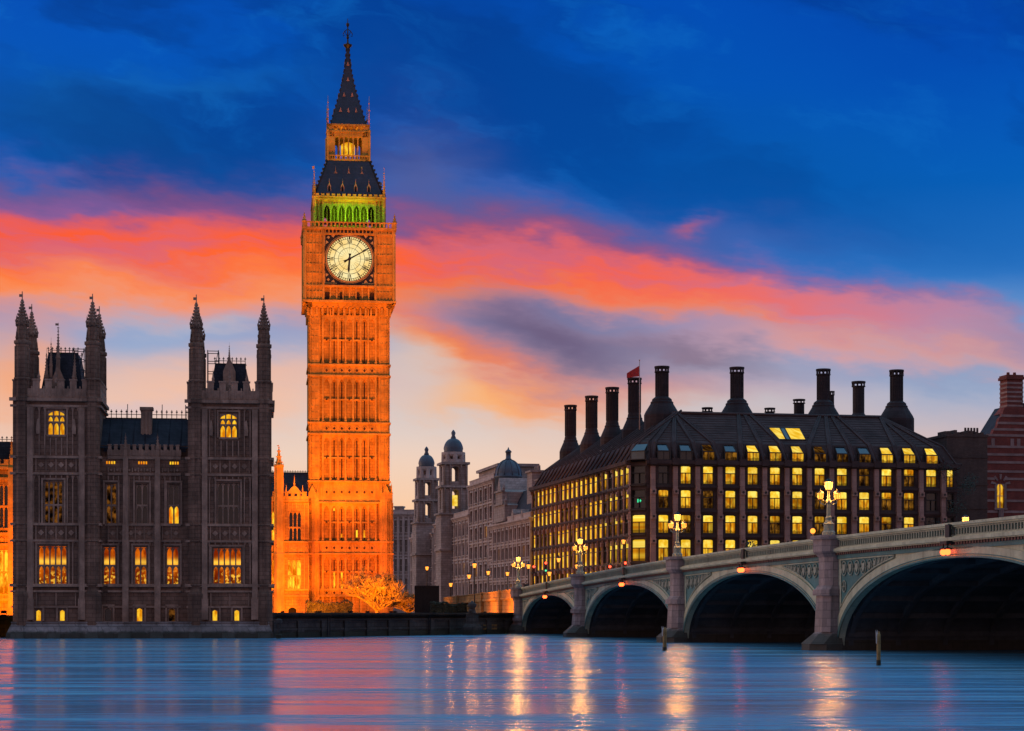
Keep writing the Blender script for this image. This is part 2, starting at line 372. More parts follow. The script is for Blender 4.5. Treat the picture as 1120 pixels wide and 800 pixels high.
M_TEAL = mat('teal_bridge_paint', (.05,.165,.17), .5, .25, .5, None, .1, stain=.2)
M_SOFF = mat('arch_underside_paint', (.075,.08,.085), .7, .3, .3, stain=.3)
M_GRAN = mat('pink_grey_granite', (.34,.26,.245), .75, .15, .4, (1.1,.55,.025), .4, stain=.6, tide=.75)
M_WALL = mat('wet_river_wall', (.065,.058,.054), .8, .4, .3, (1.2,.5,.04), .6, stain=.5, tide=.25)
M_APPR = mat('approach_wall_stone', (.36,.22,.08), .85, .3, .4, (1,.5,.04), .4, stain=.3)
M_BROWN = mat('brown_brick', (.11,.07,.058), .9, .2, .3, (.5,.16,.015), .3, stain=.3)
M_BAND = mat('white_stone_band', (.30,.19,.17), .85, .25, .5)
M_BRICK = mat('red_brick', (.24,.055,.042), .85, .25, .4, (.45,.15,.015), .3, stain=.25)
M_WOOD = mat('weathered_timber', (.30,.20,.075), .85, .4, 1.2, None, .5, stain=.5)
M_PALEW = mat('pale_painted_board', (.55,.52,.47), .7, .15, 2)
M_HOARD = mat('dark_hoarding', (.012,.009,.009), .8, .3, .5, (2.4,9,.03), .2)
M_BARK = mat('pale_bark', (.40,.21,.06), .9, .3, 3, None, .4)
M_DBARK = mat('dark_bark', (.06,.045,.035), .9, .3, 3, None, .4)
M_LEAF = mat('dark_foliage', (.03,.042,.028), .8, .5, 1.5)
M_TARMAC = mat('asphalt', (.05,.05,.05), .9, .2, .8, None, .3)
M_EARTH = mat('river_bank_ground', (.06,.06,.05), .95, .3, .1, None, .3)
M_RED = mat('red_flag_cloth', (.45,.03,.03), .8, .15, 2)
M_CLOTH = mat('dark_coat_cloth', (.02,.02,.025), .9, .3, 4)
M_SKIN = mat('skin', (.45,.28,.2), .6, .1, 4)
L_YEL = lit('office_window_lit', lin(244,146,10), lin(255,206,58), 1.15, 1.6, .5, .6, .3, 'office')
L_YELTOP = lit('office_ceiling_lit', lin(255,196,36), lin(255,228,104), 1.3, 1.2, .8, .75, .25)
L_SIDE = lit('side_window_lit', lin(250,160,18), lin(255,210,70), 1.25, 1.1, .6, .65, 0)
L_DIM = lit('office_window_dim', lin(70,40,24), lin(196,132,40), .75, 1.6, .7, .3, .4, 'office')
L_AMB = lit('palace_window_lit', lin(176,52,6), lin(240,112,12), 1.05, 1.2, .5, .5, .25, 'hall')
L_GOLD = lit('gothic_window_lit', lin(255,150,6), lin(255,205,50), 1.1, 2.0, .7, .6, .15)
L_SPARK = lit('palace_window_faint', lin(16,12,14), lin(170,104,36), .55, 1.6, 1.4, .05, .3)
L_ORG = lit('floodlit_glass', lin(255,120,4), lin(255,214,50), 1.25, 1.5, .5, .6, .1)
G_LAMP = glow('lantern_glass_lit', (1, .29, .035), 2.9, .4)
G_LAMPHOT = glow('lantern_core_lit', (1, .36, .06), 5, .4)
G_RED = glow('red_signal_lit', (1, .05, .02), 7)
G_NAV = glow('navigation_light_lit', (1, .10, .02), 6)
G_GRN = glow('green_signal_lit', (.1, .9, .35), 1.6)
G_EXIT = glow('exit_sign_lit', (.05, .8, .35), 1.1)
def dial_mat():
    M = bpy.data.materials.new('opal_dial_lit'); M.use_nodes = True; k = NT(M.node_tree)
    tc = k.n('ShaderNodeTexCoord').outputs['Object']
    n = k.noise(tc, .5, 3, .6)
    e = k.n('ShaderNodeEmission'); k.put(e.inputs[0], k.mix(k.step(n, .3, .7), lin(255,214,128), lin(255,238,176))); e.inputs[1].default_value = 1.0
    o = k.n('ShaderNodeOutputMaterial'); k.put(o.inputs[0], e.outputs[0]); return M
M_DIAL = dial_mat()
def water_mat():
    M = bpy.data.materials.new('river_water'); M.use_nodes = True; k = NT(M.node_tree)
    tc = k.n('ShaderNodeTexCoord').outputs['Object']; x, y, z = k.sep(tc)
    a = k.noise(k.xyz(k.m('MULTIPLY', x, .022), k.m('MULTIPLY', y, .09), 0.0), 1.0, 3, .5, .3)
    b = k.noise(k.xyz(k.m('MULTIPLY', x, .10), k.m('MULTIPLY', y, .6), 4.0), 1.0, 4, .6)
    c = k.noise(k.xyz(k.m('MULTIPLY', x, .35), k.m('MULTIPLY', y, 2.0), 9.0), 1.0, 3, .6)
    h = k.m('ADD', k.m('MULTIPLY', a, 3.6), k.m('ADD', k.m('MULTIPLY', b, .35), k.m('MULTIPLY', c, .12)))
    p = k.n('ShaderNodeBsdfPrincipled'); p.inputs['Base Color'].default_value = (.065, .24, .37, 1)
    k.put(p.inputs['Roughness'], k.m('MULTIPLY_ADD', a, .14, .11)); p.inputs['IOR'].default_value = 1.33
    p.inputs['Specular IOR Level'].default_value = .5
    bn = k.n('ShaderNodeBump'); bn.inputs['Strength'].default_value = 1.0; bn.inputs['Distance'].default_value = 1.0
    k.put(bn.inputs['Height'], h); k.put(p.inputs['Normal'], bn.outputs[0])
    o = k.n('ShaderNodeOutputMaterial'); k.put(o.inputs[0], p.outputs[0]); return M
M_WATER = water_mat()
M_SKYGL = mat('sky_reflecting_glass', (.02,.05,.07), .12, .3, .5, spec=1.0)
def np_interp(x, pts):
    """height of an outline at x"""
    best = None
    for (x0, z0), (x1, z1) in zip(pts, pts[1:]):
        if min(x0,x1) <= x <= max(x0,x1) and abs(x1-x0) > 1e-6:
            z = z0+(z1-z0)*(x-x0)/(x1-x0); best = z if best is None else max(best, z)
    if best is None: best = pts[0][1] if abs(x-pts[0][0]) < abs(x-pts[-1][0]) else pts[-1][1]
    return best
# ------------------------------------------------------------------ river and banks
m = MB(); m.face(((-6000,-400,0),(6000,-400,0),(6000,900,0),(-6000,900,0))); struct('river', m, M_WATER)
YAW = 6.87
FP = Fr(14, 203.5, YAW)                      # the dark riverside pavilion block
FPe = FP.w(FP.x(297), 0, 0)
ABX, ABY = (570-U0)/FPX*249.5, 249.5         # far bridge abutment
m = MB()
bank = [(-6000,-500),(-300,172),(FP.w(-3,6,0)[0],FP.w(-3,6,0)[1]),(FP.w(26,6,0)[0],FP.w(26,6,0)[1]),(FPe[0]+.4,FPe[1]+1.2),(ABX+.6,ABY+1.5),(ABX+60,ABY+13),(6000,1500),(6000,9000),(-6000,9000)]
m.face([(x,y,2.3) for x,y in bank]); struct('ground', m, M_EARTH)
# ------------------------------------------------------------------ gothic helpers
def gothic_window(parent, mb_wall_fill, x0, x1, z0, z1, y, n, transom=(), pane=None, trim=None, pointed=True, mull=.13, name='window', headfrac=.3, lower=None, lower_split=None):
    """tracery as the window, its glass as a sub-part"""
    f = MB(); w = (x1-x0)/n
    zs = z1-(x1-x0)*headfrac if pointed else z1
    for i in range(n+1):
        xx = x0+i*w; f.box(xx-mull/2, xx+mull/2, y+.12, y+.34, z0, z1 if not pointed else (zs+.2 if i in (0,n) else z1-.1))
    f.box(x0-.1, x1+.1, y-.08, y+.3, z0-.16, z0+.04)
    for t in transom:
        f.box(x0, x1, y+.1, y+.32, t-.09, t+.09)
    for top in ([] if n == 1 and pointed else list(transom)+[zs if pointed else z1]):
        for i in range(n): f.arch(x0+i*w+mull/2, x0+(i+1)*w-mull/2, top-w*.75-.08, top-.06, y+.16, y+.34, 4)
    if pointed:
        f.arch(x0, x1, zs, z1, y+.02, y+.36, 6)
        if n > 1: f.box(x0, x1, y+.16, y+.3, zs-.06, zs+.06)
    o = obj(name, f, trim, parent)
    p = MB(); p.face(((x0,y+.37,z0),(x1,y+.37,z0),(x1,y+.37,z1),(x0,y+.37,z1)))
    obj('pane', p, pane, o)
    return o
def hood(mb, x0, x1, z0, z1, y=0):           # label mould round a window
    mb.box(x0-.3, x0-.12, y-.14, y+.05, z0, z1+.2); mb.box(x1+.12, x1+.3, y-.14, y+.05, z0, z1+.2); mb.box(x0-.3, x1+.3, y-.16, y+.05, z1+.2, z1+.38)
def ribs(mb, x0, x1, z0, z1, step, holes=(), y=0, w=.11, pr=.1, arch=False):
    n = max(1, round((x1-x0)/step)); dx = (x1-x0)/n
    for i in range(n+1):
        xx = x0+i*dx; segs = [(z0, z1)]
        for h in holes:
            if h[0]-.2 < xx < h[1]+.2:
                ns = []
                for a, b in segs:
                    if h[3] <= a or h[2] >= b: ns.append((a, b)); continue
                    if a < h[2]-.3: ns.append((a, h[2]-.3))
                    if h[3]+.4 < b: ns.append((h[3]+.4, b))
                segs = ns
        for a, b in segs: mb.box(xx-w/2, xx+w/2, y-pr, y+.03, a, b)
        if arch and i < n:
            mid = xx+dx/2
            if not any(h[0]-.5 < mid < h[1]+.5 and h[2]-.5 < z1 and h[3]+.5 > z1-1 for h in holes): mb.arch(xx+w/2, xx+dx-w/2, z1-dx*.9, z1, y-pr*.6, y+.02, 3)
def quatre(mb, x0, x1, z0, z1, step, holes=(), y=0, pr=.1):  # band of square panels with bosses
    n = max(1, round((x1-x0)/step)); dx = (x1-x0)/n
    for i in range(n):
        a = x0+i*dx
        if any(h[0]-.1 < a+dx/2 < h[1]+.1 and h[2] < (z0+z1)/2 < h[3] for h in holes): continue
        mb.box(a-.05, a+.05, y-pr, y+.03, z0, z1)
        cz, r = (z0+z1)/2, min(dx, z1-z0)*.3
        mb.exy([(a+dx/2-r, cz), (a+dx/2, cz-r), (a+dx/2+r, cz), (a+dx/2, cz+r)], y-pr, y+.02)
def battlement(mb, x0, x1, z0, h, step, y0, y1, pierced=True):
    n = max(1, round((x1-x0)/step)); dx = (x1-x0)/n
    mb.box(x0, x1, y0, y1, z0, z0+h*.5)
    for i in range(n):
        a = x0+i*dx
        mb.box(a+dx*.12, a+dx*.66, y0, y1, z0+h*.5, z0+h)
        mb.box(a+dx*.06, a+dx*.72, y0-.06, y1+.06, z0+h*.92, z0+h)
def cresting(mb, x0, x1, z, h, y, step=.55, r=.035):
    mb.box(x0, x1, y-r, y+r, z+h*.45, z+h*.45+.06); mb.box(x0, x1, y-r, y+r, z, z+.1)
    n = max(2, round((x1-x0)/step))
    for i in range(n+1):
        xx = x0+(x1-x0)*i/n; mb.box(xx-r, xx+r, y-r, y+r, z, z+h)
        mb.box(xx-r*3, xx+r*3, y-r, y+r, z+h*.72, z+h*.84)
def pinnacle(mb, cx, cy, z0, z1, r, n=8, crock=True, vane=False, shaft=0.35):
    """shaft, gablets, crocketed spirelet and finial"""
    H = z1-z0; zs = z0+H*shaft; zf = z1-H*.16
    mb.lathe(cx, cy, [(r,z0),(r,zs-.1),(r*1.25,zs-.05),(r*1.25,zs+.1),(r*.85,zs+.12),(r*.12,zf),(r*.3,zf+.05),(r*.3,zf+H*.03),(r*.08,zf+H*.035),(r*.05,z1)], n)
    if crock:
        kN = max(3, int((zf-zs)/(r*1.1)))
        for j in range(kN):
            t = (j+.3)/kN; zz = zs+.1+(zf-zs)*t; rr = r*.85*(1-t)+r*.12*t+r*.1; s_ = r*.24
            for i in range(4 if n == 4 else 8):
                a = 2*PI*i/(4 if n == 4 else 8)+(PI/4 if n == 4 else PI/8)
                mb.box(cx+rr*math.cos(a)-s_/2, cx+rr*math.cos(a)+s_/2, cy+rr*math.sin(a)-s_/2, cy+rr*math.sin(a)+s_/2, zz, zz+s_*1.2)
    if vane: mb.box(cx-.28, cx+.05, cy-.03, cy+.03, z1-H*.06, z1-H*.02); mb.box(cx-.1, cx+.1, cy-.1, cy+.1, zf+H*.05, zf+H*.065)

# ------------------------------------------------------------------ the dark riverside pavilion block
F = FP; X = F.x; Z = lambda v, y=0.0: F.z(v, 13, y)
pal = thing('riverside_palace', 'dark unlit gothic stone block with two turreted towers rising straight from the river', 'palace', F)
WY = 1.3                                       # the middle wing stands back from its two towers
def build_tower(u0, u1, uc, wins, small, sx, roof, is_left):
    x0, x1 = X(u0), X(u1); zc = Z(440)
    holes = [(X(a), X(b), Z(d), Z(c)) for a, b, c, d, *_ in wins] + [(X(a)-.28, X(a)+.28, Z(679.5), Z(667.5)) for a in small]
    w = MB(); w.wall(x0, x1, Z(682), zc, holes, 0, .45)
    D = 9.0
    w.box(x0, x1, .6, D, Z(690), zc-.02); w.box(x0, x0+.2, 0.002, .7, Z(690), zc-.01); w.box(x1-.2, x1, 0.002, .7, Z(690), zc-.01)
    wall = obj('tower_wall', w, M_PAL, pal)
    t = MB()
    for v, h, pr in ((438.5,.32,.32),(445.5,.22,.24),(501,.25,.25),(519,.25,.25),(574,.25,.22),(592,.22,.22),(640.5,.3,.3),(647,.2,.22),(664,.16,.14)):
        z = Z(v); segs = [(x0-.1, x1+.1)]
        t.box(x0-pr, x1+pr, -pr, .05, z-h/2, z+h/2); t.box(x1-.02, x1+pr, .05, D, z-h/2, z+h/2)
    ribs(t, x0+.4, x1-.4, Z(499), Z(446.5), .56, holes, arch=True, pr=.17); ribs(t, x0+.4, x1-.4, Z(572.5), Z(521), .56, holes, arch=True, pr=.17)
    ribs(t, x0+.4, x1-.4, Z(639), Z(593), .56, holes, arch=True, pr=.17); quatre(t, x0+.3, x1-.3, Z(517), Z(502), .95, holes); quatre(t, x0+.3, x1-.3, Z(591), Z(575.5), .95, holes)
    ribs(t, x0+.4, x1-.4, Z(663), Z(648.5), 1.7, holes, pr=.07)
    for h in holes: hood(t, *h)
    # wide shallow buttress strips either side of the great windows
    for xx in (x0+(x1-x0)*.2, x0+(x1-x0)*.8): t.box(xx-.28, xx+.28, -.32, .04, Z(660), Z(447)); t.box(xx-.36, xx+.36, -.42, .04, Z(678), Z(655))
    # statue niches beside the belfry window
    for xx in (X(uc)-1.75, X(uc)+1.75):
        t.lathe(xx, -.12, [(.2,Z(476)),(.24,Z(470)),(.16,Z(464)),(.12,Z(461)),(.02,Z(459))], 6)
    obj('stone_dressing', t, M_PALT, wall)
    p = MB()
    battlement(p, x0+.6, x1-.6, Z(437), Z(416)-Z(437), 1.15, -.12, .3)
    ribs(p, x0+.7, x1-.7, Z(436), Z(424), .58, (), y=-.12, pr=.08)
    for yy in (D-.4,): battlement(p, x0+.6, x1-.6, Z(437), Z(416)-Z(437), 1.15, yy, D)
    p.xf = rotz(x1, 0, PI/2); battlement(p, x1+.6, x1+D-.6, Z(437), Z(416)-Z(437), 1.15, -.1, .3)
    p.xf = rotz(x0, 0, PI/2); battlement(p, x0+.6, x0+D-.6, Z(437), Z(416)-Z(437), 1.15, -.3, .1); p.xf = None
    # little pinnacles on the battlements
    for f_ in (.3, .5, .7): pinnacle(p, x0+(x1-x0)*f_, .05, Z(420), Z(402 if f_ != .5 else 398), .16, 4, False)
    obj('battlement', p, M_PALT, wall)
    for i, uu in enumerate(sx):
        for back in (0, 1):
            cx, cy = X(uu), (.25 if not back else D-.4)
            s = MB(); r = .72
            s.lathe(cx, cy, [(r+.22,Z(690)),(r+.22,Z(650)),(r,Z(645)),(r,Z(441)),(r+.14,Z(440)),(r+.14,Z(436)),(r-.02,Z(435)),(r-.02,Z(379)),(r+.12,Z(378)),(r+.12,Z(375)),(r-.17,Z(374)),(r-.17,Z(358)),(r-.04,Z(357)),(r-.04,Z(355.5)),(.1,Z(354))], 8)
            for v in (501,519,574,592,640,416): s.lathe(cx, cy, [(r+.1,Z(v)-.1),(r+.14,Z(v)),(r+.1,Z(v)+.1)], 8)
            for a in range(8):
                an = 2*PI*a/8
                ax, ay = cx+(r-.04)*math.cos(an+PI/8), cy+(r-.04)*math.sin(an+PI/8)
                s.box(ax-.09, ax+.09, ay-.09, ay+.09, Z(640), Z(381))
                ax, ay = cx+(r-.13)*math.cos(an+PI/8), cy+(r-.13)*math.sin(an+PI/8)
                pinnacle(s, ax, ay, Z(378), Z(360), .1, 4, False)
                pinnacle(s, ax, ay, Z(359), Z(346), .1, 4, False)
            o = obj('turret', s, M_PAL, pal)
            sp = MB(); zt = Z(321+1.2*(i if is_left else -i*.5))
            zb, zn = Z(355), Z(334)
            sp.lathe(cx, cy, [(r-.16,zb-.05),(r*.42,zb+(zn-zb)*.45),(.12,zn),(.2,zn+.05),(.2,zn+.2),(.06,zn+.25),(.045,zt)], 8)
            for j in range(6):
                tt = (j+.2)/6; zz = zb+(zn-zb)*tt; rr = (r-.17)*(1-tt)**1.25+.1
                for q in range(8):
                    an = 2*PI*q/8+PI/8; c_ = .085
                    sp.box(cx+rr*math.cos(an)-c_, cx+rr*math.cos(an)+c_, cy+rr*math.sin(an)-c_, cy+rr*math.sin(an)+c_, zz, zz+.2)
            sp.box(cx-.3, cx+.06, cy-.03, cy+.03, zt-.55, zt-.28); sp.box(cx-.12, cx+.12, cy-.12, cy+.12, zt-.95, zt-.82)
            obj('spire', sp, M_PALT, o)
    # steep truncated roof with iron cresting
    b0, b1, t0, t1, vb, vt, vc = roof
    r_ = MB(); dt = (X(t0)-X(b0)); r_.frus((X(b0),X(b1),1.4,7.6),(X(t0),X(t1),1.4+dt*1.3,7.6-dt*1.3), Z(436), Z(vt))
    ro = obj('roof', r_, M_SLATE, pal)
    c = MB(); cresting(c, X(t0), X(t1), Z(vt), Z(vc)-Z(vt), 1.4+dt*1.3, .42); obj('cresting', c, M_BLACK, ro); c = MB(); cresting(c, X(t0), X(t1), Z(vt), Z(vc)-Z(vt), 7.6-dt*1.3, .42)
    obj('cresting', c, M_BLACK, ro)
    dm = MB(); cx = X(uc+(.5 if is_left else 0.5)); dw = .62
    zt = Z(410 if is_left else 398)
    dm.exy([(cx-dw,Z(436)),(cx+dw,Z(436)),(cx+dw,zt-.5),(cx,zt+1.0),(cx-dw,zt-.5)], 1.2, 3.6)
    pinnacle(dm, cx, 1.5, zt-.2, Z(352 if is_left else 371), .26 if is_left else .16, 4, True, is_left)
    if is_left:
        pinnacle(dm, cx-.75, 2.0, zt-.5, Z(368), .2, 4); pinnacle(dm, X(49), 1.6, Z(430), Z(380), .26, 4); pinnacle(dm, X(80), 1.6, Z(430), Z(381), .26, 4)
    obj('dormer', dm, M_PALT, ro)
    for (a, b, c_, d_, n, tr, pane, pt) in wins:
        gothic_window(pal, None, X(a), X(b), Z(d_), Z(c_), 0, n, [Z(q) for q in tr], pane, M_PALT, pt)
    for i, a in enumerate(small):
        gothic_window(pal, None, X(a)-.28, X(a)+.28, Z(679.5), Z(667.5), 0, 1, (), L_GOLD, M_PALT, True, .1, headfrac=.5)
build_tower(14, 108.5, 61.5, [(52,71,450.5,477,3,(463,),L_GOLD,True),(48.5,68.5,528,574,4,(553,),L_SPARK,False),(42,73,598,640,5,(619,),L_AMB,False)], (42,68), (24,101), (41.5,91,50,83,424,385,378), True)
build_tower(205.5, 297, 250, [(240.5,259.5,452,478,3,(464,),L_GOLD,True),(238,261.5,528,574,4,(553,),M_GLASS,False),(233,264,600,638.5,5,(619,),L_AMB,False)], (235,259), (214.6,288.6), (230,277,234.5,268,424,395,387), False)
# middle wing
Zm = lambda v: F.z(v, 13, WY)
xa, xb = X(108.5), X(205.5)
holes = []
for a, b in ((116,127.5),(149,162),(184,196)): holes.append((X(a,WY), X(b,WY), Zm(574), Zm(530)))
for a, b in ((113,126.5),(147,160.5),(182,195.5)): holes.append((X(a,WY), X(b,WY), Zm(639.5), Zm(599)))
for a in (118,152.5,188): holes.append((X(a,WY)-.36, X(a,WY)+.36, Zm(680), Zm(665.5)))
w = MB(); w.wall(xa, xb, Zm(684), Zm(500), holes, WY, .45); w.box(xa, xb, WY+.6, 11, Zm(690), Zm(487))
wall = obj('wing_wall', w, M_PAL, pal)
t = MB()
for v, h, pr in ((501,.3,.28),(519,.25,.22),(574,.25,.22),(592,.22,.22),(640.5,.3,.3),(647,.2,.22),(664,.16,.14)):
    t.box(xa+.75, xb-.75, WY-pr, WY+.05, Zm(v)-h/2, Zm(v)+h/2)
ribs(t, xa+.8, xb-.8, Zm(572.5), Zm(521), .5, holes, y=WY, arch=True, pr=.16); ribs(t, xa+.8, xb-.8, Zm(639), Zm(593), .5, holes, y=WY, arch=True, pr=.16); quatre(t, xa+.8, xb-.8, Zm(591), Zm(575.5), .85, holes, y=WY)
quatre(t, xa+.8, xb-.8, Zm(517), Zm(512), .6, holes, y=WY)
for u in (137.5, 172.5):
    xx = X(u, WY); t.box(xx-.3, xx+.3, WY-.5, WY+.04, Zm(682), Zm(574)); t.box(xx-.25, xx+.25, WY-.4, WY+.04, Zm(574), Zm(500)); pinnacle(t, xx, WY-.15, Zm(500), Zm(474), .24, 4)
for h in holes: hood(t, *h, y=WY)
obj('stone_dressing', t, M_PALT, wall)
p = MB(); battlement(p, xa+.7, xb-.7, Zm(499), Zm(486.5)-Zm(499), .62, WY-.15, WY+.2); ribs(p, xa+.8, xb-.8, Zm(499), Zm(492), .31, (), y=WY-.15, pr=.07); obj('battlement', p, M_PALT, wall)
r_ = MB(); r_.exz([(xa+.3,WY+.5),(xb-.3,WY+.5),(xb-.3,WY+.6),(xa+.3,WY+.6)], Zm(494), Zm(488)); y1 = 5.2
zr = F.z(458.5, 13, y1); r_.face(((xa,WY+.4,Zm(490)),(xb,WY+.4,Zm(490)),(xb,y1,zr),(xa,y1,zr))); r_.face(((xb,11,Zm(487)),(xa,11,Zm(487)),(xa,y1+1,zr),(xb,y1+1,zr))); r_.face(((xa,y1,zr),(xb,y1,zr),(xb,y1+1,zr),(xa,y1+1,zr)))
for i in range(7):
    xx = xa+.8+(xb-xa-1.6)*i/6
    r_.tube([(xx,WY+.4,Zm(490)+.04),(xx,y1,zr+.04)], .05, 4)
ro = obj('roof', r_, M_SLATE, pal)
c = MB(); cresting(c, xa+.3, xb-.3, zr, F.z(448.5,13,y1)-zr, y1, .52); 
for i in (.28,.68,.95): xx = xa+(xb-xa)*i; c.tube([(xx,y1,zr),(xx,y1,zr+1.5)], .04, 5)
obj('cresting', c, M_BLACK, ro)
c = MB(); cx0, cx1 = X(154.5,4), X(166.5,4); zc_ = F.z(446,13,4); c.box(cx0, cx1, 3.4, 4.6, Zm(487), zc_-.3); c.box(cx0-.12, cx1+.12, 3.28, 4.72, zc_-.3, zc_)
for i in range(3): c.box(cx0+.1+i*.35, cx0+.3+i*.35, 3.3, 3.45, Zm(480), zc_-.5)
obj('chimney', c, M_PALT, ro)
for i, h in enumerate(holes[:3]):
    if i == 2: gothic_window(pal, None, *h, WY, 2, [Zm(553)], L_AMB if False else M_GLASS, M_PALT, False)
    else: gothic_window(pal, None, *h, WY, 2, [Zm(553)], L_SPARK if i == 0 else M_GLASS, M_PALT, False)
p = MB(); h = holes[2]  # the lower half of the third upper window is lit
for kx in (0, 1):
    wq = (h[1]-h[0])/2; p.face(((h[0]+kx*wq+.08,WY+.362,h[2]+.05),(h[0]+(kx+1)*wq-.08,WY+.362,h[2]+.05),(h[0]+(kx+1)*wq-.08,WY+.362,Zm(554)),(h[0]+kx*wq+.08,WY+.362,Zm(554))))
obj('lit_pane', p, L_ORG, pal)
for h in holes[3:6]: gothic_window(pal, None, *h, WY, 2, [Zm(619)], L_AMB, M_PALT, False)
for i, h in enumerate(holes[6:9]): gothic_window(pal, None, *h, WY, 1, (), [M_GLASS, L_GOLD, L_SPARK][i], M_PALT, True, .2 if i == 1 else .12, headfrac=.5)
for u in (121, 156, 190.5):
    p = MB()
    for q in range(4): xx = X(u-4+q*2.7, WY); p.box(xx-.075, xx+.075, WY-.03, WY+.01, Zm(508), Zm(505))
    obj('vent_light', p, L_ORG, pal)
# battered river plinth
b = MB(); x0, x1 = X(8), X(299)
b.exz([(x0,-1.1),(x1,-1.1),(x1,12),(x0,12)], -3, .55)
zt = Z(681.5)
b.frus((x0+.05,x1-.05,-1.0,12),(x0+.5,x1-.5,-.45,12), .55, zt)
b.box(x0+.4, x1-.4, -.55, 12, zt, zt+.12)
for u in (20,60,101,137,172,214,250,289):
    xx = X(u); b.frus((xx-.7,xx+.7,-1.5,0),(xx-.55,xx+.55,-.8,0), -.5, zt-.25)
obj('river_plinth', b, M_PLINTH, pal)
# ------------------------------------------------------------------ scaffold cages on the roof behind the battlements
for u0, u1, v0, v1, lab in ((79.5,92,382,416,'thin black scaffold cage beside the taller western roof dormers'),(227,239,382,420,'thin black scaffold cage at the west edge of the crested flat roof')):
    s = MB(); zb = Z(436); yy = 2.2
    for u in (u0, u1):
        for y_ in (yy, yy+2): s.tube([(X(u,yy),y_,zb),(X(u,yy),y_,F.z(v0,13,yy))], .045, 5)
    for i in range(5):
        z = zb+(F.z(v0,13,yy)-zb)*(i+.9)/5
        for y_ in (yy, yy+2): s.tube([(X(u0,yy),y_,z),(X(u1,yy),y_,z)], .04, 5)
        for u in (u0, u1): s.tube([(X(u,yy),yy,z),(X(u,yy),yy+2,z)], .04, 5)
    s.tube([(X(u0,yy),yy,zb),(X(u1,yy),yy,F.z(v0,13,yy))], .035, 5)
    o = obj('scaffold', s, M_BLACK); o.location = (F.X, F.Y, 0); o.rotation_euler = (0,0,F.a); tag(o, 'thin black scaffold cage between the left tower roof and its turret' if u0 < 100 else 'thin black scaffold cage at the left edge of the right tower roof', 'scaffold')

# ------------------------------------------------------------------ floodlit palace range beyond, at the far left
F2 = Fr(-70, 221, YAW, 0); X2 = F2.x; Z2 = lambda v: F2.z(v, 8)
rng = thing('floodlit_range', 'strip of orange floodlit gothic palace wall showing left of the dark block', 'palace', F2)
x0, x1 = X2(-70), X2(40); holes = []
for u in (-52,-34,-16,4): holes += [(X2(u-5),X2(u+5),Z2(578),Z2(530)), (X2(u-5),X2(u+5),Z2(650),Z2(602))]
w = MB(); w.wall(x0, x1, 0, Z2(512), holes, 0, .5); w.box(x0, x1, .8, 12, 0, Z2(512)); wall = obj('wall', w, M_GOLDST, rng)
t = MB()
for v in (512,524,584,596,656): t.box(x0, x1, -.25, .05, Z2(v)-.14, Z2(v)+.14)
ribs(t, x0, x1, Z2(582), Z2(526), .6, holes, arch=True); ribs(t, x0, x1, Z2(654), Z2(598), .6, holes, arch=True); quatre(t, x0, x1, Z2(595), Z2(585), .8)
for u in (-61,-43,-25,-6,13): xx = X2(u); t.box(xx-.35,xx+.35,-.6,.05,0,Z2(512)); pinnacle(t, xx, -.2, Z2(512), Z2(478), .28, 4)
battlement(t, x0, x1, Z2(512), .9, .9, -.15, .2); obj('stone_dressing', t, M_GOLDRIB, wall)
for i, h in enumerate(holes): gothic_window(rng, None, *h, 0, 2, [(h[2]+h[3])/2], L_ORG if i % 3 else M_GLASS, M_GOLDRIB, False)
r_ = MB(); r_.exy([(x0,Z2(512)),(x1,Z2(512)),(x1,F2.z(485,8,4)),(x0,F2.z(485,8,4))], 3, 10); ro = obj('roof', r_, M_SLATE, rng)
c = MB(); cresting(c, x0, x1, F2.z(485,8,4), .7, 3.2, .5); obj('cresting', c, M_BLACK, ro)

# ------------------------------------------------------------------ clock tower
GZ = 2.3
FT = Fr(338.5, 325, YAW, GZ); T = FT
def Zt(v):                                       # parts higher up stand further in, towards the axis
    K = [(250,-.6),(216,.5),(175.5,2.9),(137,3.3),(120,4.2),(87,5.5),(52,6.2),(0,6.3)]
    yl = -.6 if 250 <= v < 335 else (0 if v >= 335 else 6.3)
    for (a, p), (b, q) in zip(K, K[1:]):
        if b <= v <= a: yl = p+(q-p)*(a-v)/(a-b)
    return T.z(v, 6.3, yl)
XT = T.x
tw = thing('clock_tower', 'tall orange floodlit gothic clock tower with a glowing dial and pointed iron roof', 'clock tower', T)
WD = XT(425.5); C = WD/2; H = WD/2
def four(mb, fn):
    for q in range(4):
        mb.xf = rotz(C, C, q*PI/2); fn(mb)
    mb.xf = None
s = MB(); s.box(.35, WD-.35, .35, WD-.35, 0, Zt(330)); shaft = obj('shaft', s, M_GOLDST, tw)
BANDS = ((399.5,411.5),(463,475),(527,550),(593,606),(645,652))
PAN = ((345,399.5),(411.5,463),(475,527),(550,593),(606,645),(652,676))
PC = [C+1.2*i for i in (-3,-2,-1,0,1,2,3)]
t = MB(); d = MB()
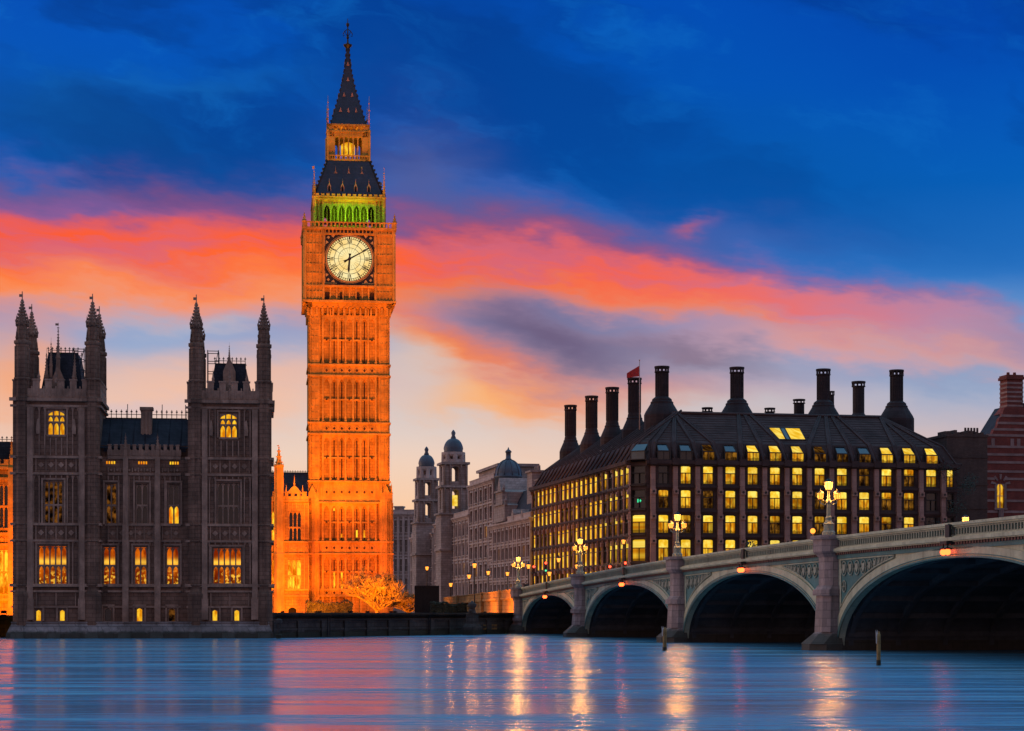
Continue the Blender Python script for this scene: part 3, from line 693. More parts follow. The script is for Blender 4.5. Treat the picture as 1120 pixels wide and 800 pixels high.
def face(mb):
    e = 1.62
    for xx in (0, WD-e):                                         # angle buttresses
        mb.box(xx, xx+e, 0, .4, 0, Zt(335)); 
        for q in (.12, .75, 1.38): mb.box(xx+q, xx+q+.13, -.12, .02, 0, Zt(338))
        for v0, v1 in PAN:
            n = max(2, int((v1-v0)/6.5))
            for j in range(n):
                z = Zt(v1)+(Zt(v0)-Zt(v1))*(j+.5)/n; mb.box(xx+.2, xx+e-.1, -.07, .02, z-.08, z+.08)
    for i in range(8):
        xx = C+1.2*(i-3.5); mb.box(xx-.13, xx+.13, -.05, .4, 0, Zt(338))
        for v0, v1 in PAN: mb.box(xx-.2, xx+.2, -.13, .1, Zt(v1), Zt(v1)+.5)
    for pc in PC:
        for v0, v1 in PAN[:5]:
            mb.arch(pc-.47, pc+.47, Zt(v0)-1.5, Zt(v0)-.5, .06, .38, 3)
            mb.box(pc-.47, pc+.47, .08, .36, Zt(v0)-.52, Zt(v0))
            mid = (Zt(v0)+Zt(v1))/2; mb.box(pc-.47, pc+.47, .12, .36, mid-.12, mid+.12)
    for v0, v1 in BANDS:
        for v in (v0, v1): mb.box(-.2, WD+.2, -.28, .1, Zt(v)-.14, Zt(v)+.14)
        mb.box(1.6, WD-1.6, .05, .36, Zt(v1), Zt(v0))
        for pc in PC:
            zc = (Zt(v0)+Zt(v1))/2; r = .42
            mb.exy([(pc-r,zc),(pc,zc-r*1.25),(pc+r,zc),(pc,zc+r*1.25)], -.06, .06)
        for q in range(4):
            for xx in (.2+q*.4, WD-.2-q*.4): mb.box(xx-.07, xx+.07, -.08, .02, Zt(v1), Zt(v0))
    # base: deeper buttresses with gables at the corners
    for xx in (-.55, WD-1.5+.05):
        mb.box(xx, xx+2.0, -.55, .3, 0, Zt(546)); mb.exy([(xx,Zt(546)),(xx+2.0,Zt(546)),(xx+1.0,Zt(531))], -.5, -.05)
        pinnacle(mb, xx+.2, -.4, Zt(546), Zt(528), .2, 4, False); pinnacle(mb, xx+1.8, -.4, Zt(546), Zt(528), .2, 4, False)
        for q in (.25,.95,1.65): mb.box(xx+q, xx+q+.14, -.66, -.5, 0, Zt(550))
        for v in (593,606,645): mb.box(xx-.1, xx+2.1, -.7, .1, Zt(v)-.14, Zt(v)+.14)
    # corbelled arcade under the clock stage
    for i in range(15):
        xx = .3+(WD-.6)*i/14; mb.box(xx-.14, xx+.14, -.35, .1, Zt(345), Zt(337))
    for k_, v in enumerate((337,334.5,332)): mb.box(-.25-.22*k_, WD+.25+.22*k_, -.25-.22*k_, .4, Zt(v), Zt(v-2.4))
def slits(mb):
    for v0, v1 in PAN[:5]:
        for i in (1, 2, 4, 5):
            mid = (Zt(v0)+Zt(v1))/2
            mb.box(PC[i]-.10, PC[i]+.10, .32, .36, Zt(v1)+.35, mid-.15); mb.box(PC[i]-.10, PC[i]+.10, .32, .36, mid+.15, Zt(v0)-1.0)
        for i in (0, 3, 6):
            mid = (Zt(v0)+Zt(v1))/2; mb.box(PC[i]-.13, PC[i]+.13, .075, .13, mid-.12, mid+.12)
    for v0, v1 in BANDS:
        zc = (Zt(v0)+Zt(v1))/2
        for pc in PC: mb.exy([(pc-.22,zc),(pc,zc-.28),(pc+.22,zc),(pc,zc+.28)], -.075, -.05)
four(t, face); obj('stone_dressing', t, M_GOLDRIB, shaft)
four(d, slits); obj('slit_shade', d, M_SLIT, shaft)  # solid dark plates: shade inside slits and band recesses put into the colour
p = MB()
for i, v0, v1 in ((1,556,559),(2,584,588),(4,580,588),(5,580,588),(1,626,645),(2,626,645),(4,630,645)):
    p.box(PC[i]-.13, PC[i]+.13, .3, .318, Zt(v1), Zt(v0))
obj('lit_slit', p, L_ORG, shaft)
# clock stage
K0 = -.78; K1 = WD+.78
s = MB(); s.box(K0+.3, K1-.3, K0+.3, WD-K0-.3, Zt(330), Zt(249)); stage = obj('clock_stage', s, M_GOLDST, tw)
R = 3.56; CZ = Zt(283.5)
t = MB(); g = MB(); dk = MB()
def stageface(mb):
    y = K0
    pw = 3.05
    for xx in (K0, K1-pw):
        mb.box(xx, xx+pw, y, y+.4, Zt(330), Zt(250))
        for q in range(6): a = xx+.1+q*(pw-.34)/5; mb.box(a, a+.14, y-.16, y+.02, Zt(328), Zt(251))
        for v in (258,268,279,290,300,312,320): mb.box(xx, xx+pw, y-.1, y+.03, Zt(v)-.1, Zt(v)+.1)
        for cxx in (xx+.1, xx+pw-.1): mb.lathe(cxx, y-.02, [(.22,Zt(330)),(.22,Zt(250))], 8)
    mb.box(K0-.25, K1+.25, y-.3, y+.4, Zt(331.5), Zt(329)); mb.box(K0-.15, K1+.15, y-.2, y+.3, Zt(314.5), Zt(312.5)); mb.box(K0-.3, K1+.3, y-.35, y+.4, Zt(252), Zt(249.5)); mb.box(K0-.15, K1+.15, y-.2, y+.4, Zt(257.5), Zt(255.5))
    for i in range(9):
        xx = K0+pw+(K1-K0-2*pw)*i/8; mb.box(xx-.11, xx+.11, y-.02, y+.4, Zt(329), Zt(314))
    for i in range(24):
        xx = K0+(K1-K0)*(i+.5)/24; mb.box(xx-.09, xx+.09, y-.2, y+.02, Zt(255.5), Zt(252))
    # parapet of the ledge with corner pinnacles
    for i in range(22):
        xx = K0+(K1-K0)*(i+.5)/22; mb.box(xx-.12, xx+.12, y-.3, y-.1, Zt(249.5), Zt(244.5))
    mb.box(K0-.3, K1+.3, y-.34, y-.06, Zt(245), Zt(243.8))
    pinnacle(mb, K0-.05, y-.05, Zt(250), Zt(233), .36, 8, True)
four(t, stageface); obj('stone_dressing', t, M_GOLDRIB, stage)
def holesq(mb):
    for u in (357.5,374,390.5,407): xx = XT(u); mb.box(xx-.38, xx+.38, K0+.2, K0+.29, Zt(328), Zt(320))
for q in range(4):
    for u in (357.5,374,390.5,407):
        dk = MB(); dk.xf = rotz(C, C, q*PI/2); xx = XT(u); dk.box(xx-.36, xx+.36, K0+.2, K0+.29, Zt(328), Zt(320.5)); obj('square_opening', dk, M_SLIT, stage)
# four dials
def ring(mb, r0, r1, y0, y1, n=64):
    for i in range(n):
        a, b = 2*PI*i/n, 2*PI*(i+1)/n
        f = lambda r, q, y: (C+r*math.sin(q), y, CZ+r*math.cos(q))
        mb.face((f(r0,a,y0),f(r1,a,y0),f(r1,b,y0),f(r0,b,y0))); mb.face((f(r1,a,y0),f(r1,a,y1),f(r1,b,y1),f(r1,b,y0))); mb.face((f(r0,b,y0),f(r0,b,y1),f(r0,a,y1),f(r0,a,y0)))
def bar(mb, r0, r1, w0, w1, ang, y0, y1, off=0.0):
    def f(r, o): 
        sa, ca = math.sin(ang), math.cos(ang); return (C+r*sa+(o+off)*ca, CZ+r*ca-(o+off)*sa)
    P_ = [f(r0,-w0/2), f(r0,w0/2), f(r1,w1/2), f(r1,-w1/2)]
    mb.exy(P_[::-1], y0, y1)
ROM = ['XII','I','II','III','IIII','V','VI','VII','VIII','IX','X','XI']
YF = K0+.12
for q in range(4):
    rot = rotz(C, C, q*PI/2)
    fb = MB(); fb.xf = rot; sq = 4.12
    fb.box(C-sq-.12, C+sq+.12, YF-.22, YF+.2, CZ+sq, CZ+sq+.25); fb.box(C-sq-.12, C+sq+.12, YF-.22, YF+.2, CZ-sq-.25, CZ-sq); fb.box(C-sq-.25, C-sq, YF-.22, YF+.2, CZ-sq-.25, CZ+sq+.25); fb.box(C+sq, C+sq+.25, YF-.22, YF+.2, CZ-sq-.25, CZ+sq+.25)
    fb.box(C-sq, C+sq, YF, YF+.16, CZ-sq, CZ+sq)
    cf = obj('clock_face', fb, M_BLACK, tw)
    gb = MB(); gb.xf = rot; ring(gb, R+.02, R+.2, YF-.16, YF+.01); ring(gb, R+.3, R+.36, YF-.07, YF+.01)
    for sx_ in (-1, 1):
        for sz_ in (-1, 1):
            gb.xf = lambda x, y, z, sx_=sx_, sz_=sz_: rot(C+sx_*x, y, CZ+sz_*z)
            gb.exy([(3.1,3.35),(3.35,3.1),(3.6,3.35),(3.35,3.6)], YF-.1, YF+.01)
            gb.exy([(3.85,2.0),(3.95,2.0),(3.95,3.95),(2.0,3.95),(2.0,3.85),(3.85,3.85)], YF-.06, YF+.01)
            gb.exy([(3.3,2.55),(3.75,2.3),(3.7,2.9)], YF-.06, YF+.01); gb.exy([(2.55,3.3),(2.9,3.7),(2.3,3.75)], YF-.06, YF+.01)
    gb.xf = None; obj('gilt_frame', gb, M_GILT, cf)
    db = MB(); db.xf = rot; n = 64
    db.face([(C+R*math.sin(2*PI*i/n), YF-.02, CZ+R*math.cos(2*PI*i/n)) for i in range(n)]); obj('dial', db, M_DIAL, cf)
    nb = MB(); nb.xf = rot
    for r0, r1 in ((R-.06,R+.02),(R-.44,R-.38),(2.36,2.44),(1.72,1.78)): ring(nb, r0, r1, YF-.06, YF-.03)
    for i in range(60):
        bar(nb, R-.42, R-.02, .11 if i % 5 else .24, .11 if i % 5 else .24, 2*PI*i/60, YF-.06, YF-.03)
    for i in range(12): bar(nb, 1.72, R-.4, .045, .05, 2*PI*(i+.0)/12, YF-.055, YF-.03)
    for i in range(24): bar(nb, 1.0, 1.72, .02, .03, 2*PI*i/24, YF-.05, YF-.03)
    for i in range(12):
        a0 = 2*PI*i/12; s_ = ROM[i]; cw = {'I':.2,'V':.42,'X':.42}; tot = sum(cw[c] for c in s_); o_ = -tot/2
        for c in s_:
            oc = o_+cw[c]/2; r0, r1 = 2.5, R-.5
            def st(rA, oA, rB, oB, w=.12):
                sa, ca = math.sin(a0), math.cos(a0)
                A = (C+rA*sa+oA*ca, CZ+rA*ca-oA*sa); B = (C+rB*sa+oB*ca, CZ+rB*ca-oB*sa)
                dx_, dz_ = B[0]-A[0], B[1]-A[1]; L = math.hypot(dx_, dz_); nx, nz = -dz_/L*w/2, dx_/L*w/2
                nb.exy([(A[0]-nx,A[1]-nz),(A[0]+nx,A[1]+nz),(B[0]+nx,B[1]+nz),(B[0]-nx,B[1]-nz)], YF-.058, YF-.03)
            if c == 'I': st(r0, oc, r1, oc)
            if c == 'V': st(r0, oc, r1, oc-.14); st(r0, oc, r1, oc+.14, .05)
            if c == 'X': st(r0, oc+.14, r1, oc-.14); st(r0, oc-.14, r1, oc+.14, .05)
            o_ += cw[c]
    obj('numerals', nb, M_BLACK, cf)
    hb = MB(); hb.xf = rot; am = math.radians(61); bar(hb, -.9, 3.45, .3, .1, am, YF-.16, YF-.12); ring(hb, .02, .26, YF-.2, YF-.1, 16); bar(hb, -1.0, -.55, .44, .3, am, YF-.16, YF-.12); obj('minute_hand', hb, M_BLACK, cf)
    hb = MB(); hb.xf = rot; ah = math.radians(184.5); bar(hb, -.7, 1.5, .24, .34, ah, YF-.12, YF-.08); bar(hb, 1.5, 2.25, .42, .06, ah, YF-.12, YF-.08); bar(hb, -.85, -.5, .5, .24, ah, YF-.12, YF-.08); obj('hour_hand', hb, M_BLACK, cf)
# belfry
B0, B1 = XT(346.2), XT(421.5); BC = C; bh = (B1-B0)/2; B0 = C-bh; B1 = C+bh
s = MB(); s.box(B0+2.6, B1-2.6, B0+2.6, B1-2.6, Zt(250), Zt(217)); belf = obj('belfry', s, M_GOLDST, tw)
t = MB()
def belface(mb):
    y = B0; pw = 1.35
    for xx in (B0, B1-pw):
        mb.box(xx, xx+pw, y, y+pw, Zt(250), Zt(216))
        for q in (.05,.6,1.15): mb.box(xx+q, xx+q+.14, y-.1, y+.02, Zt(250), Zt(217))
    n = 7; w = (B1-B0-2*pw)/n; zs, zt_ = Zt(232), Zt(224)
    for i in range(n+1):
        xx = B0+pw+i*w; mb.box(xx-.11, xx+.11, y+.05, y+.5, Zt(250), Zt(217)); mb.box(xx-.07, xx+.07, y-.08, y+.06, Zt(248), Zt(217))
    for i in range(n):
        a, b = B0+pw+i*w+.11, B0+pw+(i+1)*w-.11
        mb.arch(a, b, zs, zt_, y+.1, y+.5, 5); mb.box(a, b, y+.1, y+.5, zt_, Zt(217)); mb.box(a, b, y+.1, y+.4, Zt(250), Zt(246.5)); mb.box((a+b)/2-.04, (a+b)/2+.04, y+.2, y+.3, Zt(246), Zt(227))
        mb.arch(a-.05, b+.05, zs+.1, zt_+.35, y+.02, y+.11, 5)
    mb.box(B0-.2, B1+.2, y-.25, y+.5, Zt(219), Zt(217)); mb.box(B0-.35, B1+.35, y-.4, y+.3, Zt(216.5), Zt(215))
    for i in range(13):
        xx = B0+(B1-B0)*(i+.5)/13; mb.box(xx-.26, xx+.26, y-.36, y-.16, Zt(215), Zt(212.6))
    pinnacle(mb, B0-.1, y-.1, Zt(250), Zt(184), .3, 8, True, True, .5)
four(t, belface); obj('arcade', t, M_GOLDRIB, belf)
# lower iron roof
hb_, ht_ = bh+.15, 3.35
s = MB(); s.frus((C-hb_,C+hb_,C-hb_,C+hb_),(C-ht_-.9,C+ht_+.9,C-ht_-.9,C+ht_+.9), Zt(216), Zt(192)); s.frus((C-ht_-.9,C+ht_+.9,C-ht_-.9,C+ht_+.9),(C-ht_,C+ht_,C-ht_,C+ht_), Zt(192), Zt(175.5)); lro = obj('lower_roof', s, M_IRON, tw)
dm = MB()
def dorm(mb):
    for xs_, v, yb in (((-3.15,-1.05,1.05,3.15),206,hb_-.62),((-2.1,0,2.1),192,hb_-1.72)):
        for q in xs_:
            y = C-yb; z = Zt(v); mb.exy([(C+q-.3,z-.9),(C+q+.3,z-.9),(C+q+.3,z+.2),(C+q,z+.85),(C+q-.3,z+.2)], y-.25, y+1.0); mb.tube([(C+q,y-.2,z+.8),(C+q,y-.2,z+1.5)], .05, 4)
four(dm, dorm); obj('dormer_trim', dm, M_PALT, lro)
vd = MB()
def dormv(mb):
    for xs_, v, yb in (((-3.15,-1.05,1.05,3.15),206,hb_-.62),((-2.1,0,2.1),192,hb_-1.72)):
        for q in xs_:
            y = C-yb-.25; z = Zt(v); mb.exy([(C+q-.17,z-.75),(C+q+.17,z-.75),(C+q+.17,z+.1),(C+q,z+.45),(C+q-.17,z+.1)], y-.012, y+.05)
four(vd, dormv); obj('dormer_shade', vd, M_VOID, lro)  # near-black plates carrying the shade of the dormer openings in their colour
hp = MB()
def hips(mb):
    hz = [(hb_,216),(ht_+.9,192),(ht_,175.5)]
    mb.tube([(C-h_, C-h_, Zt(v)) for h_, v in hz], .14, 5)
    for j in range(9):
        tt = (j+.5)/9; h_ = hb_+(ht_-hb_)*tt; z = Zt(216+(175.5-216)*tt); mb.box(C-h_-.28, C-h_, C-h_-.28, C-h_, z, z+.3)
    for i in range(20):
        xx = C-hb_+2*hb_*(i+.5)/20; mb.box(xx-.1, xx+.1, C-hb_-.02, C-hb_+.14, Zt(216), Zt(211.5))
four(hp, hips); obj('hip_trim', hp, M_BLACK, lro)
# open lantern stage
lw = XT(402.7)-XT(358.7); lh = lw/2
t = MB()
def lant(mb):
    y = C-lh; a0, a1 = C-lh, C+lh
    mb.box(a0-.25, a1+.25, y-.25, y+.5, Zt(176), Zt(174)); mb.box(a0-.3, a1+.3, y-.3, y-.1, Zt(171), Zt(170))
    for i in range(16): xx = a0+(a1-a0)*(i+.5)/16; mb.box(xx-.07, xx+.07, y-.25, y-.12, Zt(174.5), Zt(170.5))
    mb.box(a0, a0+.95, y, y+.95, Zt(176), Zt(137))
    n = 6; w = (a1-a0-1.9)/n
    for i in range(n+1): xx = a0+.95+i*w; mb.box(xx-.1, xx+.1, y+.1, y+.35, Zt(174), Zt(148))
    for i in range(n): mb.arch(a0+.95+i*w+.1, a0+.95+(i+1)*w-.1, Zt(153), Zt(149.5), y+.12, y+.34, 3)
    mb.box(a0, a1, y, y+.5, Zt(150), Zt(144.5)); mb.box(a0-.2, a1+.2, y-.2, y+.5, Zt(145), Zt(143.4)); mb.box(a0-.1, a1+.1, y-.05, y+.5, Zt(143.5), Zt(138)); mb.box(a0-.25, a1+.25, y-.25, y+.5, Zt(138.3), Zt(136.5))
    for i in range(18): xx = a0+(a1-a0)*(i+.5)/18; mb.box(xx-.05, xx+.05, y-.1, y, Zt(149), Zt(145))
    pinnacle(mb, a0-.15, y-.15, Zt(176), Zt(133), .2, 6, False, False, .75)
    mb.tube([(a0-.1,y-.1,Zt(136)),(a0-.1,y-.1,Zt(108))], .1, 5, .03); mb.ball(a0-.1, y-.1, Zt(122), .17); mb.ball(a0-.1, y-.1, Zt(115), .12)
four(t, lant); t.box(C-lh+.3, C+lh-.3, C-lh+.3, C+lh-.3, Zt(176), Zt(173.5)); t.box(C-lh+.3, C+lh-.3, C-lh+.3, C+lh-.3, Zt(146), Zt(137)); lst = obj('lantern_stage', t, M_GOLDRIB, tw)
l = MB(); l.lathe(C, C, [(1.15,Zt(165)),(1.2,Zt(164)),(1.2,Zt(155)),(1.0,Zt(153.5)),(.2,Zt(151))], 8); ll = obj('lantern', l, L_GOLD, lst)
fz_ = MB()
def friz(mb):
    for i in range(6): xx = C-lh+.7+(2*lh-1.4)*(i+.5)/6; mb.box(xx-.28, xx+.28, C-lh-.07, C-lh-.045, Zt(142.6), Zt(139.2))
L_FRZ = lit('frieze_lit', lin(150,50,8), lin(255,140,30), .9, 2, 2, .4, .1)
for q in range(4): fz_ = MB(); fz_.xf = rotz(C, C, q*PI/2); friz(fz_); obj('frieze_light_grille', fz_, L_FRZ, lst)
# spire
s = MB(); pr = [(2.98,136.7),(2.62,130),(2.12,119),(1.47,104.5),(1.12,95),(.83,87),(.62,79),(.42,69.5),(.2,52)]
s.lathe(C, C, [(h_*math.sqrt(2), Zt(v)) for h_, v in pr], 4, PI/4); spi = obj('spire', s, M_IRON, tw)
f = MB(); f.lathe(C, C, [(.3,Zt(53)),(.72,Zt(50)),(.75,Zt(49)),(.3,Zt(48.5)),(.14,Zt(46)),(.1,Zt(30)),(.28,Zt(27.5)),(.28,Zt(26)),(.07,Zt(25)),(.05,Zt(20.5))], 8)
zc = Zt(38)
for ax in (0, 1):
    for sg in (-1, 1):
        q = lambda a, z: (C+(a*sg if ax == 0 else 0), C+(a*sg if ax else 0), z)
        f.tube([q(0,zc+.9), q(.45,zc+.6), q(.75,zc+.1), q(.72,zc-.25), q(.5,zc-.2)], .07, 5); f.tube([q(0,zc-.3), q(.3,zc+.1), q(.42,zc+.5)], .06, 5)
f.ball(C, C, Zt(41), .26); obj('finial', f, M_BLACK, spi); f = MB()
for sx_ in (-1,1):
    for sy in (-1,1):
        for j in range(15):
            v = 134-j*5.6; z = Zt(v); h_ = next(pr[i][0]+(pr[i+1][0]-pr[i][0])*(pr[i][1]-v)/(pr[i][1]-pr[i+1][1]) for i in range(len(pr)-1) if pr[i+1][1] <= v <= pr[i][1])
            f.box(C+sx_*h_-.11, C+sx_*h_+.11, C+sy*h_-.11, C+sy*h_+.11, z, z+.3)
obj('crocket_trim', f, M_BLACK, spi)
g = MB()
def luc(mb):
    for xs_, v in (((-1.25,0,1.25),121),((-.65,.65),104),((0,),87),((0,),70)):
        for q in xs_:
            h_ = next(pr[i][0]+(pr[i+1][0]-pr[i][0])*(pr[i][1]-v)/(pr[i][1]-pr[i+1][1]) for i in range(len(pr)-1) if pr[i+1][1] <= v <= pr[i][1])
            z = Zt(v); mb.exy([(C+q-.22,z-.3),(C+q+.22,z-.3),(C+q,z+.45)], C-h_-.14, C-h_+.3)
four(g, luc); obj('lucarne_trim', g, M_PALT, spi)

# ------------------------------------------------------------------ low floodlit range joining the tower
F3 = Fr(290, 321, YAW, GZ); X3 = F3.x; Z3 = lambda v: F3.z(v, 4)
lk = thing('link_range', 'low orange floodlit gothic range with a pinnacled turret, beside the clock tower foot', 'palace', F3)
x0, x1 = X3(284), X3(337.5); holes = [(X3(316),X3(329.5),Z3(592),Z3(560)),(X3(314.5),X3(329.5),Z3(645),Z3(613)),(X3(297),X3(301),Z3(592),Z3(560)),(X3(297),X3(301),Z3(645),Z3(613)),(X3(315),X3(324.5),Z3(673),Z3(664.5))]
w = MB(); w.wall(x0, x1, 0, Z3(548), holes, 0, .5); w.box(x0, x1, .8, 12, 0, Z3(548)); wall = obj('wall', w, M_GOLDST, lk)
t = MB()
for v in (548,593,606,645,652): t.box(x0, x1, -.22, .05, Z3(v)-.13, Z3(v)+.13)
ribs(t, x0, x1, Z3(591), Z3(550), .62, holes, arch=True); ribs(t, x0, x1, Z3(644), Z3(608), .62, holes, arch=True); quatre(t, x0, x1, Z3(605), Z3(594), .8); ribs(t, x0, x1, 0, Z3(654), 1.2, holes)
battlement(t, x0, x1, Z3(548), Z3(538)-Z3(548), .9, -.15, .25)
cx = X3(322); t.exy([(cx-1.2,Z3(540)),(cx+1.2,Z3(540)),(cx+.5,Z3(534)),(cx,Z3(531)),(cx-.5,Z3(534))], -.2, .1); pinnacle(t, cx, 0, Z3(535), Z3(519), .16, 4)
for u in (313,331): pinnacle(t, X3(u), -.1, Z3(545), Z3(529), .18, 4)
obj('stone_dressing', t, M_GOLDRIB, wall)
tr = MB(); cx = X3(305); tr.lathe(cx, -.1, [(.85,0),(.85,Z3(606)),(.72,Z3(604)),(.72,Z3(512)),(.85,Z3(511)),(.85,Z3(509)),(.5,Z3(508))], 8)
for a in range(8): an = 2*PI*a/8+PI/8; ax, ay = cx+.7*math.cos(an), -.1+.7*math.sin(an); tr.box(ax-.08,ax+.08,ay-.08,ay+.08,0,Z3(512)); pinnacle(tr, ax, ay, Z3(512), Z3(504), .09, 4, False)
pinnacle(tr, cx, -.1, Z3(511), Z3(487), .62, 8, True, True, .08); obj('turret', tr, M_GOLDRIB, lk)
r_ = MB(); yr = 5; r_.face(((x0,.4,Z3(543)),(x1,.4,Z3(543)),(x1,yr,F3.z(517.5,4,yr)),(x0,yr,F3.z(517.5,4,yr)))); r_.face(((x1,12,Z3(546)),(x0,12,Z3(546)),(x0,yr,F3.z(517.5,4,yr)),(x1,yr,F3.z(517.5,4,yr)))); ro = obj('roof', r_, M_SLATE, lk)
c = MB(); cresting(c, x0, x1, F3.z(517.5,4,yr), .4, yr, .4); obj('cresting', c, M_BLACK, ro)
gothic_window(lk, None, *holes[0], 0, 3, [Z3(577)], M_GLASS, M_GOLDRIB, False); gothic_window(lk, None, *holes[1], 0, 3, [Z3(630)], L_ORG, M_GOLDRIB, False)
for h in holes[2:4]: gothic_window(lk, None, *h, 0, 1, [(h[2]+h[3])/2], L_ORG, M_GOLDRIB, False)
gothic_window(lk, None, *holes[4], 0, 1, (), M_VOID, M_GOLDRIB, True, .12, 'doorway', .4)
# ------------------------------------------------------------------ river wall between palace and bridge
ax, ay = FPe[0]-1.0, FPe[1]+.6; bx, by = ABX-.8, ABY+.2
EW = empty('river_wall', 'long dark wet stone river wall between the palace and the bridge', 'river wall', (ax, ay, 0), math.atan2(by-ay, bx-ax))
L = math.hypot(bx-ax, by-ay)
m = MB(); m.exy([(0,-3),(L,-3),(L,1.75),(0,1.75)], 0, 1.2); obj('wall', m, M_WALL, EW)
c = MB(); c.box(-.1, L+.1, -.15, 1.3, 1.75, 1.95); c.box(0, L, .2, .8, 1.95, 2.42); c.box(0, L, .1, .9, 2.42, 2.56); c.box(0, L, -.12, .02, .75, .95)
for i in range(12): xx = L*(i+.5)/12; c.box(xx-.5, xx+.5, -.22, .02, -1, 1.75)
obj('parapet', c, M_WALL, EW)
for xx in (L*.22, L*.61):
    ld = MB()
    for s_ in (-.22,.22): ld.box(xx+s_-.03, xx+s_+.03, -.36, -.3, -1, 2.3)
    for q in range(9): ld.box(xx-.22, xx+.22, -.35, -.31, -.6+q*.33, -.56+q*.33)
    obj('ladder', ld, M_BLACK, EW)
gr = MB(); gr.box(L-7.2, L-4.2, -.06, .02, .55, 1.15)
for i in range(3): gr.box(L-7.1+i*1.0, L-6.3+i*1.0, -.12, -.05, .62, 1.08)
obj('outfall_grille', gr, M_APPR, EW)
# mooring post with a lamp-like head on the wall
px_, py_ = (518.5-U0)/FPX*236, 236
mp = empty('mooring_pillar', 'squat dark pillar with a carved head standing against the river wall', 'pillar', (px_, py_, 0), EW.rotation_euler.z)
b = MB(); b.box(-.9,.9,-.5,1,-2,.9); b.frus((-.9,.9,-.5,1),(-.6,.6,-.3,.8),.9,1.3); b.box(-.55,.55,-.25,.75,1.3,2.4); obj('plinth', b, M_WALL, mp)
b = MB(); b.lathe(0, .25, [(.62,2.4),(.66,2.5),(.4,2.6),(.34,3.1),(.52,3.3),(.5,3.55),(.2,3.75),(.06,3.95)], 10, smooth=True); b.ball(-.4,.25,2.75,.24); b.ball(.4,.25,2.75,.24); obj('carved_head', b, M_WALL, mp)
# small channel post by the palace corner
px_ = (306-U0)/FPX*204.5
o = MB(); o.lathe(0,0,[(.3,-2),(.3,.28),(.36,.3),(.36,.4),(.14,.45),(.14,1.5),(.36,1.55),(.36,1.85),(.1,2.0)],8); q = obj('mooring_buoy_post', o, M_WALL); q.location = (px_, 203.5, 0); tag(q, 'small dark post with a flat cap standing in the water off the palace corner', 'post')

# ------------------------------------------------------------------ floodlights on the lawn
def floodlight(u, d, aim, energy, spot, color, label, z=GZ):
    x = (u-U0)/FPX*d
    e = empty('floodlight', label, 'floodlight', (x, d, z), 0, 'floodlights on the palace lawn')
    b = MB(); b.box(-.25,.25,-.2,.2,0,.08); b.box(-.3,-.25,-.05,.05,.05,.45); b.box(.25,.3,-.05,.05,.05,.45); obj('bracket', b, M_BLACK, e)
    h = MB(); h.frus((-.2,.2,-.1,.2),(-.24,.24,-.2,.22),.2,.5); obj('lamp_housing', h, M_BLACK, e)
    light('lamp', 'SPOT', (0, .1, .75), energy, color, None, .35, spot, e)
    l = [c for c in kids(e) if c.type == 'LIGHT'][0]
    l.rotation_euler = (Vector(aim)-Vector((x, d+.1, z+.75))).to_track_quat('-Z','Y').to_euler()
    return e
SOD = (1, .15, .0); SODY = (1, .215, .0); SOD2 = (1, .21, .0)
tcx, tcy, _ = FT.w(C, 0, 0)
k_ = 'low dark floodlight box on the lawn '
floodlight(346, 311, (tcx-2, tcy, 14), 11000, 120, SOD, k_+'near the link range')
floodlight(428, 311, (tcx+1, tcy, 18), 13000, 120, SOD, k_+'right of the large bare tree')
floodlight(350, 300, (tcx, tcy, 34), 115000, 50, SODY, k_+'in front of the tower, aimed halfway up')
floodlight(432, 288, (tcx, tcy, 58), 190000, 25, SODY, k_+'aimed at the top of the shaft')
floodlight(384, 284, (tcx, tcy, 65), 62000, 14, SOD, k_+'farthest forward, aimed at the dial')
floodlight(383, 272, (tcx, tcy+5, 88), 8000, 9, (1,.16,.004), k_+'aimed at the lantern stage')
floodlight(309, 310, FT.w(-5,-3,8), 14000, 130, SOD2, k_+'close under the link range')
floodlight(402, 286, ((411-U0)/FPX*300, 298, 5.5), 30000, 75, (1,.30,.006), k_+'under the bare tree')
floodlight(4, 212, F2.w(X2(5),0,9), 9000, 140, SOD2, k_+'below the far left range', 2.3)
floodlight(-14, 212, F2.w(X2(-14),0,13), 10000, 140, SOD2, k_+'at the palace terrace far left', 2.3)
# green lamps on the ledge of the belfry
gl_ = empty('belfry_floodlight', 'green floodlight trough on the ledge under the belfry arcade', 'floodlight', FT.w(C, K0-.1, Zt(245)), FT.a)
b = MB(); b.box(-4.6,4.6,-.12,.12,-.3,.0); obj('lamp_housing', b, M_BLACK, gl_)
light('lamp', 'AREA', (0,-.5,.5), 420, (.22,1,.01), (0,1.4,3.6), (7.2,.25), parent=gl_)
light('lamp', 'AREA', (0,1.95,-.2), 14, (.02,1,.05), (0,3.0,2.9), (8.6,.4), parent=gl_)

